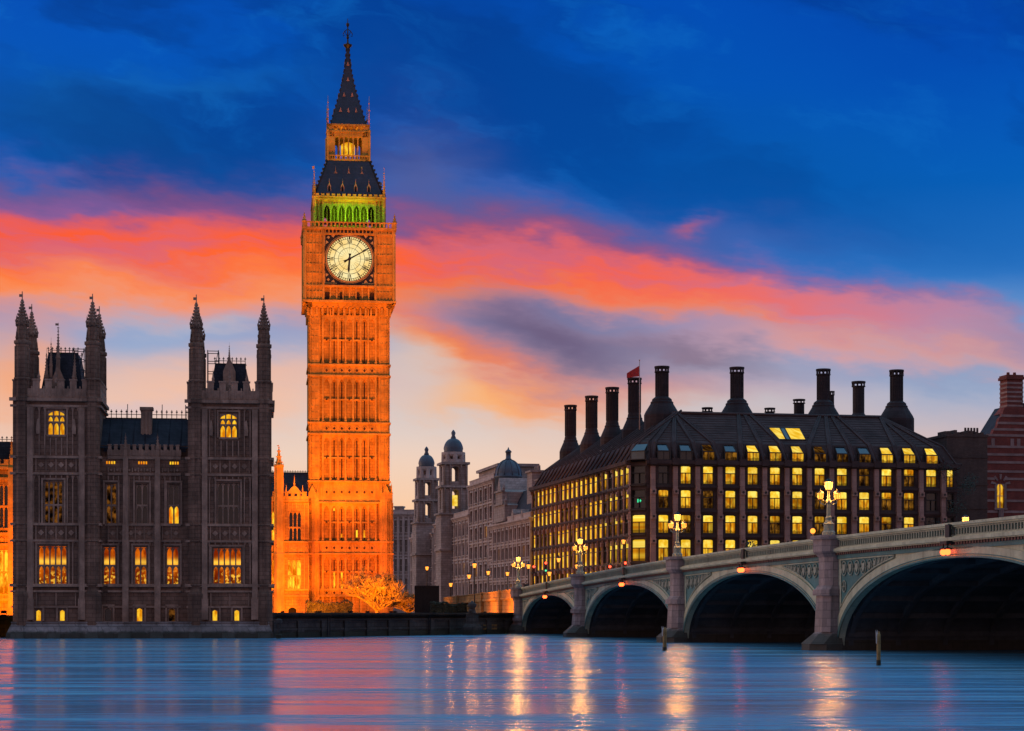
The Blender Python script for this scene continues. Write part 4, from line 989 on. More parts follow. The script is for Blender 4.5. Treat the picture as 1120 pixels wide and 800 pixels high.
# ------------------------------------------------------------------ the bare tree in the floodlight
def bare_tree(u, d, h, label, group, spread=1.0, seed=1, mt=M_BARK):
    R_ = random.Random(seed); e = empty('tree', label, 'tree', ((u-U0)/FPX*d, d, GZ), 0, group)
    t = MB(); br = MB()
    def grow(p, dr, ln, r, lvl):
        pts = [p]; q = p.copy(); dd = dr.copy()
        for i in range(3):
            dd = (dd+Vector((R_.uniform(-.22,.22),R_.uniform(-.22,.22),R_.uniform(-.05,.16)))).normalized(); q = q+dd*ln/3; pts.append(q.copy())
        br.tube(pts, r, 5 if lvl < 2 else 3, r*.6)
        if lvl >= 5: return
        for i in range((3,3,4,4,5)[lvl]):
            an = R_.uniform(0, 2*PI); sp = R_.uniform(.45,.95)
            side = Vector((math.cos(an), math.sin(an), R_.uniform(-.2,.5)))
            nd = (dd*(1-.35*sp)+side*sp*spread*.8).normalized()
            grow(pts[R_.choice((1,2,3,3))], nd, ln*R_.uniform(.62,.82), max(r*.56,.034), lvl+1)
    th = h*.07
    t.lathe(0,0,[(.34,-.1),(.25,.3),(.2,th)],8, smooth=True); obj('trunk', t, mt, e)
    for i in range(13):
        an = 2*PI*i/13+R_.uniform(-.4,.4); grow(Vector((0,0,th*R_.uniform(.7,1))), Vector((math.cos(an)*.85*spread, math.sin(an)*.85*spread, R_.uniform(.25,1.25))).normalized(), h*.30, .12, 1)
    obj('crown', br, mt, e); return e
bare_tree(412, 297, 8.6, 'large bare branching tree glowing orange in the floodlight at the tower foot', 'bare trees at the tower foot', 1.3, 4)
bare_tree(447, 303, 4.6, 'small bare tree right of the large glowing one, dim orange', 'bare trees at the tower foot', 1.2, 9)
def leafy(u, d, h, w, label, zb=GZ, group=None, seed=2):
    R_ = random.Random(seed); e = empty('tree', label, 'tree', ((u-U0)/FPX*d, d, zb), 0, group)
    t = MB(); t.tube([(0,0,0),(.1,0,h*.35),(0,.1,h*.7)], .16, 6, .06)
    for i in range(5): an = i*1.26; t.tube([(0,0,h*.35),(w*.25*math.cos(an),w*.25*math.sin(an),h*.6)], .06, 5, .03)
    obj('trunk', t, M_DBARK, e)
    c = MB()
    cl = [(R_.uniform(-.5,.5)*w, R_.uniform(-.5,.5)*w, h*R_.uniform(.4,.9), R_.uniform(.2,.34)*w) for _ in range(9)]
    for i in range(1500):
        x, y, z, r = R_.choice(cl); v = Vector((R_.gauss(0,1),R_.gauss(0,1),R_.gauss(0,.8))).normalized()*r*R_.uniform(.5,1.05)
        p = Vector((x,y,z))+v; s_ = R_.uniform(.09,.19); a_ = Vector((R_.gauss(0,1),R_.gauss(0,1),R_.gauss(0,1))).normalized(); b_ = a_.orthogonal().normalized()
        c.face((p-a_*s_, p-b_*s_*.5, p+a_*s_, p+b_*s_*.5))
    obj('crown', c, M_LEAF, e); return e
def hedge(u0, u1, d, h, label, seed):
    R_ = random.Random(seed); x0, x1 = (u0-U0)/FPX*d, (u1-U0)/FPX*d; e = empty('hedge', label, 'hedge', (x0, d, GZ)); L_ = x1-x0
    c = MB(); c.box(.2, L_-.2, .2, 1.0, 0, h*.8)
    for i in range(int(L_*170)):
        x, z = R_.uniform(0, L_), R_.uniform(0, 1)
        top = h*(.86+.12*math.sin(x*1.3)+.08*math.sin(x*3.1+1)); y = R_.choice((0.15, 0.15, R_.uniform(.1,1.1))); zz = z*top if y == .15 else top*R_.uniform(.85,1.0)
        p = Vector((x, y+R_.uniform(-.1,.1), zz)); s_ = R_.uniform(.08,.17); a_ = Vector((R_.gauss(0,1),R_.gauss(0,1),R_.gauss(0,1))).normalized(); b_ = a_.orthogonal().normalized()
        c.face((p-a_*s_, p-b_*s_*.55, p+a_*s_, p+b_*s_*.55))
    obj('foliage', c, M_LEAF, e)
hedge(334, 386, 316, 2.2, 'dark clipped hedge along the foot of the clock tower', 3)
hedge(470, 512, 288, 1.9, 'low dark hedge in front of the approach wall beside the hoarding', 5)
# hoarding and clutter along the foot of the approach
def at(u, d): return ((u-U0)/FPX*d, d)
hx, hy = at(454, 292)
h = MB(); w_ = 26/FPX*292
h.box(0, w_, 0, 2.2, 0, 4.0)
for i in range(8): h.box(i*w_/7-.05, i*w_/7+.05, -.07, .02, 0, 4.1)
h.box(-.06, w_+.06, -.1, .05, 3.9, 4.12); o = obj('hoarding', h, M_HOARD); o.location = (hx, hy, GZ); o.rotation_euler = (0,0,math.radians(5)); tag(o, 'tall dark boarded hoarding at the foot of the bridge approach', 'hoarding')

# ------------------------------------------------------------------ bridge
BYAW = math.degrees(math.atan2(-.982, .1886))
FB = Fr(570, 249.5, BYAW, 0)
BW = 26.0; PIERS = [0, 34.0, 72.3, 111.0, 152.6, 194]
ztop = lambda x: 7.85-2.3*((x-135)/135)**2 if x > 0 else 5.55+.034*x*.6
bri = thing('road_bridge', 'long pale green iron arch bridge with granite piers and pierced parapet crossing the river', 'bridge', FB)
CROWN = []
def arch_z(x, a, b, zc, z0=.25):
    t = (x-(a+b)/2)/((b-a)/2); return z0+(zc-z0)*max(0, 1-abs(t)**2.15)**.5
deck = MB()
for i in range(-2, 98):
    a, b = i*2.0, i*2.0+2
    deck.face(((a,.1,ztop(a)-1.15),(b,.1,ztop(b)-1.15),(b,BW-.1,ztop(b)-1.15),(a,BW-.1,ztop(a)-1.15)))
obj('roadway', deck, M_TARMAC, bri)
for side in (0, 1):
    cop, post, cor, den, fas = MB(), MB(), MB(), MB(), MB()
    Y = (lambda y: y) if side == 0 else (lambda y: BW-y)
    def strip(mb, a, b, y0, y1, dz0, dz1):
        y0, y1 = sorted((Y(y0), Y(y1)))
        i = [mb.P(p) for p in ((a,y0,ztop(a)+dz0),(b,y0,ztop(b)+dz0),(b,y1,ztop(b)+dz0),(a,y1,ztop(a)+dz0),(a,y0,ztop(a)+dz1),(b,y0,ztop(b)+dz1),(b,y1,ztop(b)+dz1),(a,y1,ztop(a)+dz1))]
        for q in ((0,1,5,4),(1,2,6,5),(2,3,7,6),(3,0,4,7),(4,5,6,7),(3,2,1,0)): mb.idx([i[j] for j in q])
    x = 0.0; N = 97
    for i in range(N):
        a, b = i*2.0, i*2.0+2.0
        strip(cop, a, b, -.34, .3, -.16, 0); strip(cop, a, b, -.24, .2, -.26, -.16)
        strip(cor, a, b, -.3, .2, -.86, -.78); strip(cor, a, b, -.5, .2, -1.06, -.86); strip(cor, a, b, -.36, .2, -1.13, -1.06)
        strip(fas, a, b, -.12, .3, -1.55, -1.13)
        if side == 0:
            strip(fas, a, b, .0, .12, -.78, -.26)
            for q in range(5):
                c_ = a+.4*q+.2; strip(post, c_-.07, c_+.07, -.14, .02, -.78, -.26); strip(post, c_-.2, c_+.2, -.13, .01, -.36, -.26)
                strip(den, c_-.1, c_+.1, -.3, -.1, -1.3, -1.13)
            strip(post, a, b, -.13, .01, -.78, -.70)
        else: strip(post, a, b, 0, .15, -.8, -.26)
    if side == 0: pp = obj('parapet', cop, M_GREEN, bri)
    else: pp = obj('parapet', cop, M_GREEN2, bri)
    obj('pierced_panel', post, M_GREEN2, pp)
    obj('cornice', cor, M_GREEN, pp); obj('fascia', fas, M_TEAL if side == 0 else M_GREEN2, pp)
    if side == 0: obj('dentil_molding', den, mat('brown_red_dentils', (.16,.075,.055), .7, .2, 1), pp)
for i, (pa, pb) in enumerate(zip(PIERS, PIERS[1:])):
    a, b = pa+1.35, pb-1.35; mid = (a+b)/2; zc = [4.55,5.25,5.62,5.8,5.8][i]; n = 56
    X_ = [mid-(b-a)/2*math.cos(PI*j/n) for j in range(n+1)]
    inn = [(x, arch_z(x, a, b, zc)) for x in X_]
    # outer edge of the arch ring, offset along the normal
    outp = []
    for j, (x, z) in enumerate(inn):
        p0, p1 = inn[max(0,j-1)], inn[min(n,j+1)]; tx, tz = p1[0]-p0[0], p1[1]-p0[1]; Ln = math.hypot(tx, tz); th = .62+.38*abs((x-mid)/((b-a)/2))**2
        ox, oz = x-tz/Ln*th, z+tx/Ln*th
        outp.append((ox, oz))
    for si in (0, 1):
        Y = (lambda y: y) if si == 0 else (lambda y: BW-y)
        sp = MB()
        xs_ = [pa+(pb-pa)*j/80 for j in range(81)]
        za = [max(arch_z(x, a, b, zc) if a < x < b else 0.25, .25) for x in xs_]
        for j in range(80):
            sp.face(((xs_[j],Y(0),za[j]),(xs_[j+1],Y(0),za[j+1]),(xs_[j+1],Y(0),ztop(xs_[j+1])-1.13),(xs_[j],Y(0),ztop(xs_[j])-1.13)))
        spo = obj('spandrel', sp, M_GREEN, bri)
        if si: continue
        rg = MB(); rg2 = MB()
        for j in range(n):
            p, q, r, s_ = inn[j], inn[j+1], outp[j+1], outp[j]
            rg.face(((p[0],-.12,p[1]),(q[0],-.12,q[1]),(r[0],-.12,r[1]),(s_[0],-.12,s_[1])))
            rg.face(((s_[0],-.12,s_[1]),(r[0],-.12,r[1]),(r[0],.02,r[1]),(s_[0],.02,s_[1]))); rg.face(((q[0],-.12,q[1]),(p[0],-.12,p[1]),(p[0],.3,p[1]),(q[0],.3,q[1])))
            f = lambda t, k: (inn[k][0]+(outp[k][0]-inn[k][0])*t, inn[k][1]+(outp[k][1]-inn[k][1])*t)
            for t0, t1, y in ((0,.16,-.2),(.28,.36,-.17)):
                A, B_, C_, D_ = f(t0,j), f(t0,j+1), f(t1,j+1), f(t1,j)
                rg2.face(((A[0],y,A[1]),(B_[0],y,B_[1]),(C_[0],y,C_[1]),(D_[0],y,D_[1]))); rg2.face(((D_[0],y,D_[1]),(C_[0],y,C_[1]),(C_[0],-.11,C_[1]),(D_[0],-.11,D_[1])))
        ro_ = obj('arch_ring', rg, M_GREEN, bri); obj('ring_moulding', rg2, M_TEAL, ro_)
        # cast spandrel panels beside the piers
        for sd in (0, 1):
            pan, trc, rim = MB(), MB(), MB()
            xe = a-.05 if sd == 0 else b+.05; sgn = 1 if sd == 0 else -1
            half = (b-a)/2; reach = half*.52
            P_ = [xe+sgn*(.35+(reach-.35)*j/14) for j in range(15)]
            po = []
            for x in P_:
                zo = np_interp(x, outp)+.2; po.append((x, zo, ztop(x)-1.62))
            pts = [(x, zo, zt) for x, zo, zt in po if zt-zo > .06]
            for (x0_, l0, h0), (x1_, l1, h1) in zip(pts, pts[1:]):
                pan.face(((x0_,-.02,l0),(x1_,-.02,l1),(x1_,-.02,h1),(x0_,-.02,h0)))
            if len(pts) < 2: continue
            edge = [(x,-.06,h) for x,l,h in pts]+[(x,-.06,l) for x,l,h in pts[::-1]]; rim.tube(edge+[edge[0]], .07, 4)
            x0_, l0, h0 = pts[0]; xx = x0_+sgn*.05
            # shields and pierced roundels that shrink towards the crown
            while True:
                lo = np_interp(xx, outp)+.2; hi = ztop(xx)-1.62; r = min((hi-lo)*.46, .55)
                if r < .12: break
                cx, cz = xx+sgn*(r+.06), hi-r-.06
                trc.tube([(cx+r*.86*math.cos(2*PI*q/14), -.07, cz+r*.86*math.sin(2*PI*q/14)) for q in range(15)], .05, 4)
                trc.exy([(cx-r*.45,cz+r*.5),(cx-r*.45,cz-.1*r),(cx,cz-r*.6),(cx+r*.45,cz-.1*r),(cx+r*.45,cz+r*.5)], -.12, -.03)
                zz = cz-2*r-.1
                while zz-r*.8 > np_interp(cx, outp)+.3:
                    trc.tube([(cx+r*.7*math.cos(2*PI*q/10), -.07, zz+r*.7*math.sin(2*PI*q/10)) for q in range(11)], .045, 4); trc.tube([(cx-r*.6,-.07,zz),(cx+r*.6,-.07,zz)], .04, 4); trc.tube([(cx,-.07,zz-r*.6),(cx,-.07,zz+r*.6)], .04, 4); zz -= 1.55*r+.1
                xx += sgn*(2*r+.12)
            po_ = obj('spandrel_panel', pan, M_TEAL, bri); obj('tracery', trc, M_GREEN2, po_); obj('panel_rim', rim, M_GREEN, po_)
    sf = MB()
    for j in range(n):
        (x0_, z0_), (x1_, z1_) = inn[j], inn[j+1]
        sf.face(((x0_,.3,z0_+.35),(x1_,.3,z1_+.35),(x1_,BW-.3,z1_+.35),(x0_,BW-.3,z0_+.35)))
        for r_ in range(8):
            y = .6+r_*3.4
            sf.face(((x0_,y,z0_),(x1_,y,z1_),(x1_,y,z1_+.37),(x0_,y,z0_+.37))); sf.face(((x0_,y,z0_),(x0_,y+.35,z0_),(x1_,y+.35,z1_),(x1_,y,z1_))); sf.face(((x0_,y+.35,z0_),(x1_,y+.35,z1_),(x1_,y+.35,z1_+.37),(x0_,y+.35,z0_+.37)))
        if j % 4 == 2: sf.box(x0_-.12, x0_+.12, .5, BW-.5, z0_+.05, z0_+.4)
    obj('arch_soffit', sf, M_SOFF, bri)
    # red navigation lights hung at the crown
    xm = mid; nb = MB(); zz = ztop(xm)-1.2
    nb.box(xm-.5, xm+.5, -.75, -.3, zz-.05, zz+.12)
    for s_ in (-.32, .32): nb.tube([(xm+s_,-.6,zz),(xm+s_,-.6,zz-.3)], .05, 5); nb.lathe(xm+s_, -.6, [(.12,zz-.25),(.26,zz-.3),(.26,zz-.36)], 8)
    nb.tube([(xm,-.4,zz),(xm,-.4,zz+1.15)], .05, 5); nb.box(xm-.3, xm+.3, -.5, -.36, zz+.35, zz+1.1)
    no = obj('navigation_light', nb, M_BLACK, bri)
    for s_ in (-.32, .32): gb = MB(); gb.ball(xm+s_, -.6, zz-.52, .19); obj('red_lens', gb, G_NAV, no)
    light('navigation_lamp', 'POINT', (xm, -.85, zz-.5), 22, (1,.10,.03), size=.15, parent=no)
for i, x in enumerate(PIERS):
    pb_ = MB(); zt = ztop(x)+.08
    pb_.box(x-1.36, x+1.36, .02, BW-.02, -3, ztop(x)-1.6)
    for fy in (0, 1):
        if fy: pb_.xf = rotz(x, BW/2, PI)
        oct_ = lambda w, p, c: [(x-w,.1),(x-w,-p+c),(x-w+c,-p),(x+w-c,-p),(x+w,-p+c),(x+w,.1)]
        def tier(w0, p0, w1, p1, z0, z1, c=.45):
            A = oct_(w0,p0,c); B_ = oct_(w1,p1,c); n = len(A); a = [pb_.P((px,py,z0)) for px,py in A]; b = [pb_.P((px,py,z1)) for px,py in B_]
            for q in range(n-1): pb_.idx([a[q], b[q], b[q+1], a[q+1]][::-1])
            pb_.idx(b); pb_.idx(a[::-1])
        tier(1.75,2.1,1.7,2.0,-3,.45,.9); tier(1.7,2.0,1.22,1.15,.45,1.25,.7); tier(1.2,1.1,1.12,1.0,1.25,zt-4.1); tier(1.3,1.2,1.3,1.2,zt-4.1,zt-3.7); tier(1.2,1.1,1.05,.9,zt-3.7,zt-3.4)
        tier(1.03,.85,1.03,.85,zt-3.4,zt-1.5); tier(1.03,.85,1.35,1.15,zt-1.5,zt-1.1); tier(1.35,1.15,1.35,1.15,zt-1.1,zt-.25); tier(1.5,1.3,1.5,1.3,zt-.25,zt)
        pb_.xf = None
        w_, p_ = 1.3, .45
    pb_.box(x-1.3, x+1.3, .1, .75, ztop(x)-1.5, zt-.02); pb_.box(x-1.3, x+1.3, BW-.75, BW-.1, ztop(x)-1.5, zt-.02)
    obj('pier', pb_, M_GRAN, bri)
# approach ramp with its floodlit wall
FA = FB; ap = thing('approach_wall', 'warm floodlit stone retaining wall running back from the far end of the bridge', 'retaining wall', FB)
w = MB(); LA = 62
zA = lambda x: 5.55+.012*x
w.face(((-LA,.3,0),(-1.3,.3,0),(-1.3,.3,zA(-1.3)-.9),(-LA,.3,zA(-LA)-.9))); w.face(((-LA,.3,zA(-LA)-.9),(-1.3,.3,zA(-1.3)-.9),(-1.3,BW,zA(-1.3)-.9),(-LA,BW,zA(-LA)-.9)))
w.face(((-LA,BW,0),(-LA,.3,0),(-LA,.3,zA(-LA)-.9),(-LA,BW,zA(-LA)-.9)))
obj('wall', w, M_APPR, ap)
c = MB()
for i in range(10):
    x = -LA+(LA-1.5)*i/9; 
    if i in (2,5,7): c.box(x-.6, x+.6, -.1, .32, 0, zA(x)+.1)
n = 20
for i in range(n):
    a = -LA+(LA-1.3)*i/n; b = a+(LA-1.3)/n
    for y0, y1, d0, d1 in ((.05,.6,-1.15,-.85),(.2,.5,-.85,-.1),(.1,.6,-.1,.03)):
        I = [c.P(p) for p in ((a,y0,zA(a)+d0),(b,y0,zA(b)+d0),(b,y1,zA(b)+d0),(a,y1,zA(a)+d0),(a,y0,zA(a)+d1),(b,y0,zA(b)+d1),(b,y1,zA(b)+d1),(a,y1,zA(a)+d1))]
        for q in ((0,1,5,4),(1,2,6,5),(2,3,7,6),(3,0,4,7),(4,5,6,7),(3,2,1,0)): c.idx([I[j] for j in q])
obj('parapet', c, M_APPR, ap)
for x, en in ((-7,4200),(-20,3000)):
    p = FB.w(x, -3.2, 0)
    e = empty('floodlight', {-7:'small floodlight below the abutment end of the approach wall',-20:'small floodlight below the middle of the approach wall',-40:'small floodlight below the far end of the approach wall'}[x], 'floodlight', (p[0],p[1],GZ), 0, 'floodlights under the bridge approach')
    b = MB(); b.box(-.2,.2,-.15,.15,0,.1); b.frus((-.15,.15,-.1,.1),(-.2,.2,-.16,.16),.1,.4); obj('lamp_housing', b, M_BLACK, e)
    l = light('lamp', 'SPOT', (0,0,.5), en, (1,.24,.004), None, .2, 150, e); l.rotation_euler = (Vector(FB.w(x, 0, 3.2))-Vector((p[0],p[1],GZ+.5))).to_track_quat('-Z','Y').to_euler()

# ------------------------------------------------------------------ lamp standards
def make_lamp(kind):
    """three-lantern bridge standard, foot at z=0"""
    e = empty('lamp_standard', 'x', 'lamp standard', (0,0,0), 0, 'three-lantern lamp standards along the bridge')
    b = MB(); b.lathe(0,0,[(.46,0),(.46,.25),(.34,.35),(.34,.75),(.4,.8),(.26,.95),(.2,1.1),(.22,1.25),(.15,1.35),(.13,2.2),(.2,2.25),(.2,2.35),(.1,2.5),(.08,3.1)],8); obj('post', b, M_GREEN2, e)
    b = MB()
    for s_ in (-1,1): b.tube([(0,0,2.2),(.32*s_,0,2.12),(.55*s_,0,2.25),(.57*s_,0,2.45)], .05, 6); b.tube([(0,0,2.45),(.3*s_,0,2.4),(.5*s_,0,2.5)], .03, 5)
    obj('arm', b, M_GREEN2, e)
    for lx, lz, r, m_, en in ((0,3.1,.3,G_LAMPHOT,2600),(-.57,2.45,.24,G_LAMP,600),(.57,2.45,.24,G_LAMP,600)):
        c = MB(); c.lathe(lx,0,[(.05,lz-.02),(r*.75,lz),(r*.75,lz+.05)],8); c.lathe(lx,0,[(r*1.12,lz+r*1.9),(r*1.1,lz+r*1.95),(r*.55,lz+r*2.5),(r*.15,lz+r*2.7),(r*.1,lz+r*3.1)],8)
        for q in range(8): an = 2*PI*q/8+PI/8; c.tube([(lx+r*.75*math.cos(an),r*.75*math.sin(an),lz+.04),(lx+r*1.06*math.cos(an),r*1.06*math.sin(an),lz+r*1.92)], .014, 4)
        lo = obj('lantern', c, M_BLACK, e)
        g = MB(); g.lathe(lx,0,[(r*.7,lz+.05),(r*1.0,lz+r*1.88)],8); obj('lantern_glass', g, m_, lo)
        light('lamp', 'POINT', (lx,-.0,lz+r), en, (1,.42,.07), size=r*.9, parent=lo).data.use_shadow = True
    return e
lamp0 = make_lamp(0)
def put_lamp(x, side, label, first=False):
    l = lamp0 if first else copy_tree(lamp0)
    y = -.35 if side == 0 else BW+.35
    l.location = FB.w(x, y, ztop(x)+.08); l.rotation_euler = (0,0,0); l['label'] = label; return l
put_lamp(PIERS[3], 0, 'tallest looking three-lantern lamp standard, on the big granite pier before the widest arch', True)
put_lamp(PIERS[2], 0, 'three-lantern lamp standard on the middle granite pier, above the leaning river pile')
put_lamp(PIERS[1], 0, 'three-lantern lamp standard on the second pier from the far abutment')
put_lamp(PIERS[0], 0, 'three-lantern lamp standard on the abutment where the bridge meets the bank')
put_lamp(PIERS[2], 1, 'three-lantern lamp standard rising behind the right end of the parapet, only its top showing')
put_lamp(PIERS[1], 1, 'three-lantern lamp standard on the far parapet, just left of the tallest looking one')
put_lamp(PIERS[0], 1, 'three-lantern lamp standard on the far parapet between the middle pier and the tallest one')
def make_street():
    e = empty('street_lamp', 'x', 'street lamp', (0,0,0), 0, 'street lamps on the roads behind the bridge')
    b = MB(); b.lathe(0,0,[(.22,0),(.22,.4),(.12,.6),(.09,1.2),(.07,5.2),(.12,5.25),(.06,5.35)],8); obj('post', b, M_BLACK, e)
    c = MB(); c.lathe(0,0,[(.1,5.3),(.2,5.4),(.2,5.43)],8); c.lathe(0,0,[(.36,6.02),(.3,6.1),(.1,6.3),(.03,6.5)],8)
    for q in range(4): an = PI/2*q+PI/4; c.tube([(.2*math.cos(an),.2*math.sin(an),5.42),(.35*math.cos(an),.35*math.sin(an),6.03)], .015, 4)
    lo = obj('lantern', c, M_BLACK, e)
    g = MB(); g.lathe(0,0,[(.18,5.43),(.33,6.0)],8); obj('lantern_glass', g, G_LAMP, lo); light('lamp', 'POINT', (0,0,5.72), 450, (1,.36,.05), size=.3, parent=lo)
    return e
st0 = make_street(); first = True
for u, v, d, lab in ((519,619,281,'brightest street lamp above the floodlit approach wall'),(513,631,318,'small street lamp just left of the brightest one on the approach'),(534,627,322,'street lamp between the approach wall and the domed corner building'),
                     (555,628,330,'faint street lamp in front of the gabled facade'),(578,620,296,'street lamp just right of the bridge abutment'),(611,613,310,'street lamp before the long side of the bronze-roofed office'),
                     (631,620,318,'low street lamp beside the second pier'),(646,604,328,'street lamp close right of the second pier lamp standard'),(682,593,296,'high street lamp at the rounded corner of the bronze-roofed office'),
                     (467,622,345,'street lamp in front of the twin cupola offices above the dark hoarding'),(493,640,330,'low street lamp at the left end of the approach road'),(601,628,300,'low street lamp behind the first bridge arch')):
    s_ = st0 if first else copy_tree(st0); first = False
    x, y = at(u, d); zt = EYE+(V0-v)/FPX*d
    s_.location = (x, y, zt-5.72); s_['label'] = lab
# ------------------------------------------------------------------ traffic signals
def signal(u, v, d, green, label):
    x, y = at(u, d); z = EYE+(V0-v)/FPX*d
    e = empty('traffic_signal', label, 'traffic signal', (x, y, z-3.1), 0, 'traffic signals at the end of the bridge')
    b = MB(); b.tube([(0,0,0),(0,0,2.2)], .06, 6); obj('post', b, M_BLACK, e)
    h = MB(); h.box(-.17,.17,0,.22,2.15,3.3)
    for q in range(3): h.box(-.13,.13,-.14,0,2.4+q*.36,2.43+q*.36) ; h.box(-.14,.14,-.16,0,2.56+q*.34,2.59+q*.34)
    hd = obj('signal_head', h, M_BLACK, e)
    g = MB(); g.ball(0,-.05,3.1,.17); obj('red_lens', g, G_RED, hd)
    if green:
        g = MB(); g.ball(0,-.05,2.05,.14); obj('green_lens', g, G_GRN, hd)
    light('lamp','POINT',(0,-.4,3.1),60,(1,.06,.03),size=.12,parent=hd)
signal(597, 616, 285, True, 'traffic signal showing red over green, by the far corner of the bronze-roofed office')
signal(584, 620, 290, False, 'traffic signal showing red, nearest the abutment lamp standard')
signal(667, 620, 262, False, 'traffic signal showing red above the second arch, the lower of a pair')
signal(684, 616, 266, False, 'traffic signal showing red above the second arch, the higher of a pair')
# two small amber lamps beside the big pier
for u, v, lab in ((889,581,'round amber beacon on a thin post left of the big pier lamp standard'),(897.5,588.5,'low amber beacon at the parapet beside the big pier')):
    x, y = at(u, 150); z = EYE+(V0-v)/FPX*150
    e = empty('beacon', lab, 'beacon', (x, y, ztop(100)-1.1), 0, 'amber beacons on the bridge'); hh = z-ztop(100)+1.1
    b = MB(); b.tube([(0,0,0),(0,0,hh-.12)], .05, 6); obj('post', b, M_BLACK, e)
    b = MB(); b.ball(0,0,hh,.2); obj('globe', b, G_LAMP, e); light('lamp','POINT',(0,-.3,hh),60,(1,.4,.06),size=.15,parent=e)
# ------------------------------------------------------------------ people on the pavement by the abutment
def person(u, d, z, label, face, seed):
    R_ = random.Random(seed); x, y = at(u, d)
    V = {'pel':(0,0,.95),'ch':(0,-.02,1.3),'nk':(0,0,1.5),'hd':(0,-.02,1.62),'tp':(0,0,1.74),
         'hl':(-.1,0,.9),'kl':(-.11,-.08,.5),'fl':(-.11,.02,.06),'tl':(-.11,-.16,.03),'hr':(.1,0,.9),'kr':(.11,.04,.5),'fr':(.11,.14,.08),'tr':(.11,-.02,.03),
         'sl':(-.2,0,1.42),'el':(-.27,.02,1.14),'wl':(-.25,-.1,.9),'nl':(-.25,-.14,.8),'sr':(.2,0,1.42),'er':(.27,.04,1.14),'wr':(.26,-.04,.9),'nr':(.26,-.07,.8)}
    Rr = {'pel':.16,'ch':.18,'nk':.06,'hd':.1,'tp':.06,'hl':.1,'kl':.065,'fl':.05,'tl':.04,'hr':.1,'kr':.065,'fr':.05,'tr':.04,'sl':.07,'el':.055,'wl':.04,'nl':.035,'sr':.07,'er':.055,'wr':.04,'nr':.035}
    K = list(V); E_ = [('pel','ch'),('ch','nk'),('nk','hd'),('hd','tp'),('pel','hl'),('hl','kl'),('kl','fl'),('fl','tl'),('pel','hr'),('hr','kr'),('kr','fr'),('fr','tr'),('ch','sl'),('sl','el'),('el','wl'),('wl','nl'),('ch','sr'),('sr','er'),('er','wr'),('wr','nr')]
    me = bpy.data.meshes.new('person'); me.from_pydata([V[q] for q in K], [(K.index(a),K.index(b)) for a,b in E_], []); o = bpy.data.objects.new('person', me); COL.objects.link(o)
    o.modifiers.new('skin','SKIN'); me.skin_vertices[0].data[0].use_root = True
    for i, q in enumerate(K): me.skin_vertices[0].data[i].radius = (Rr[q], Rr[q])
    ss = o.modifiers.new('sub','SUBSURF'); ss.levels = ss.render_levels = 1
    me.materials.append(M_CLOTH); o.location = (x, y, z); o.rotation_euler = (0,0,face); tag(o, label, 'person')
    h = MB(); h.ball(0,-.03,1.64,.105,10,6,1.15); h.box(-.018,.018,-.15,-.12,1.6,1.65); obj('face', h, M_SKIN, o)
    h = MB(); h.lathe(0,.005,[(.112,1.66),(.118,1.71),(.09,1.77),(.02,1.79)],10,smooth=True); obj('hair', h, M_BLACK, o)
zd = ztop(3)-1.15
person(575.5, 246.5, zd, 'person in a dark coat walking by the parapet at the bridge abutment', .5, 1)
# ------------------------------------------------------------------ timber piles in the river
def pile(u, vt, vb, lean, label):
    d = EYE*FPX/(vb-V0); x, y = at(u, d); h = (vb-vt)/FPX*d; s_ = 1/FPX*d
    e = empty('mooring_pile', label, 'pile', (x, y, 0), 0, 'timber piles standing in the river')
    b = MB(); r = 2.3*s_
    b.lathe(0,0,[(r,-2),(r*.95,h*.4),(r*.98,h*.75),(r*.92,h*.87),(r*.5,h*.9)],10,smooth=True); b.lathe(0,0,[(r*1.06,h*.62),(r*1.06,h*.68)],10); b.lathe(r*.15,.02,[(r*.7,h*.84),(r*.55,h*.93),(r*.2,h*.95)],8)
    obj('post', b, M_WOOD, e)
    b = MB(); b.exy([(-r*1.3,h*.62),(-r*.5,h*.58),(-r*.35,h*.88),(-r*.75,h*1.0),(-r*.95,h*.9),(-r*1.45,h*1.0)], -r*.5, -r*.2); obj('marker_board', b, M_PALEW, e)
    b = MB(); b.lathe(0,0,[(r*1.1,-.2),(r*1.08,h*.13),(r*.9,h*.16)],10); obj('dark_foot', b, M_WALL, e)
pile(727, 685, 712, 0, 'shorter weathered timber pile, farther off, in front of the middle bridge arches')
pile(961, 689, 728, 0, 'taller weathered timber pile standing nearer, in front of the widest arch')
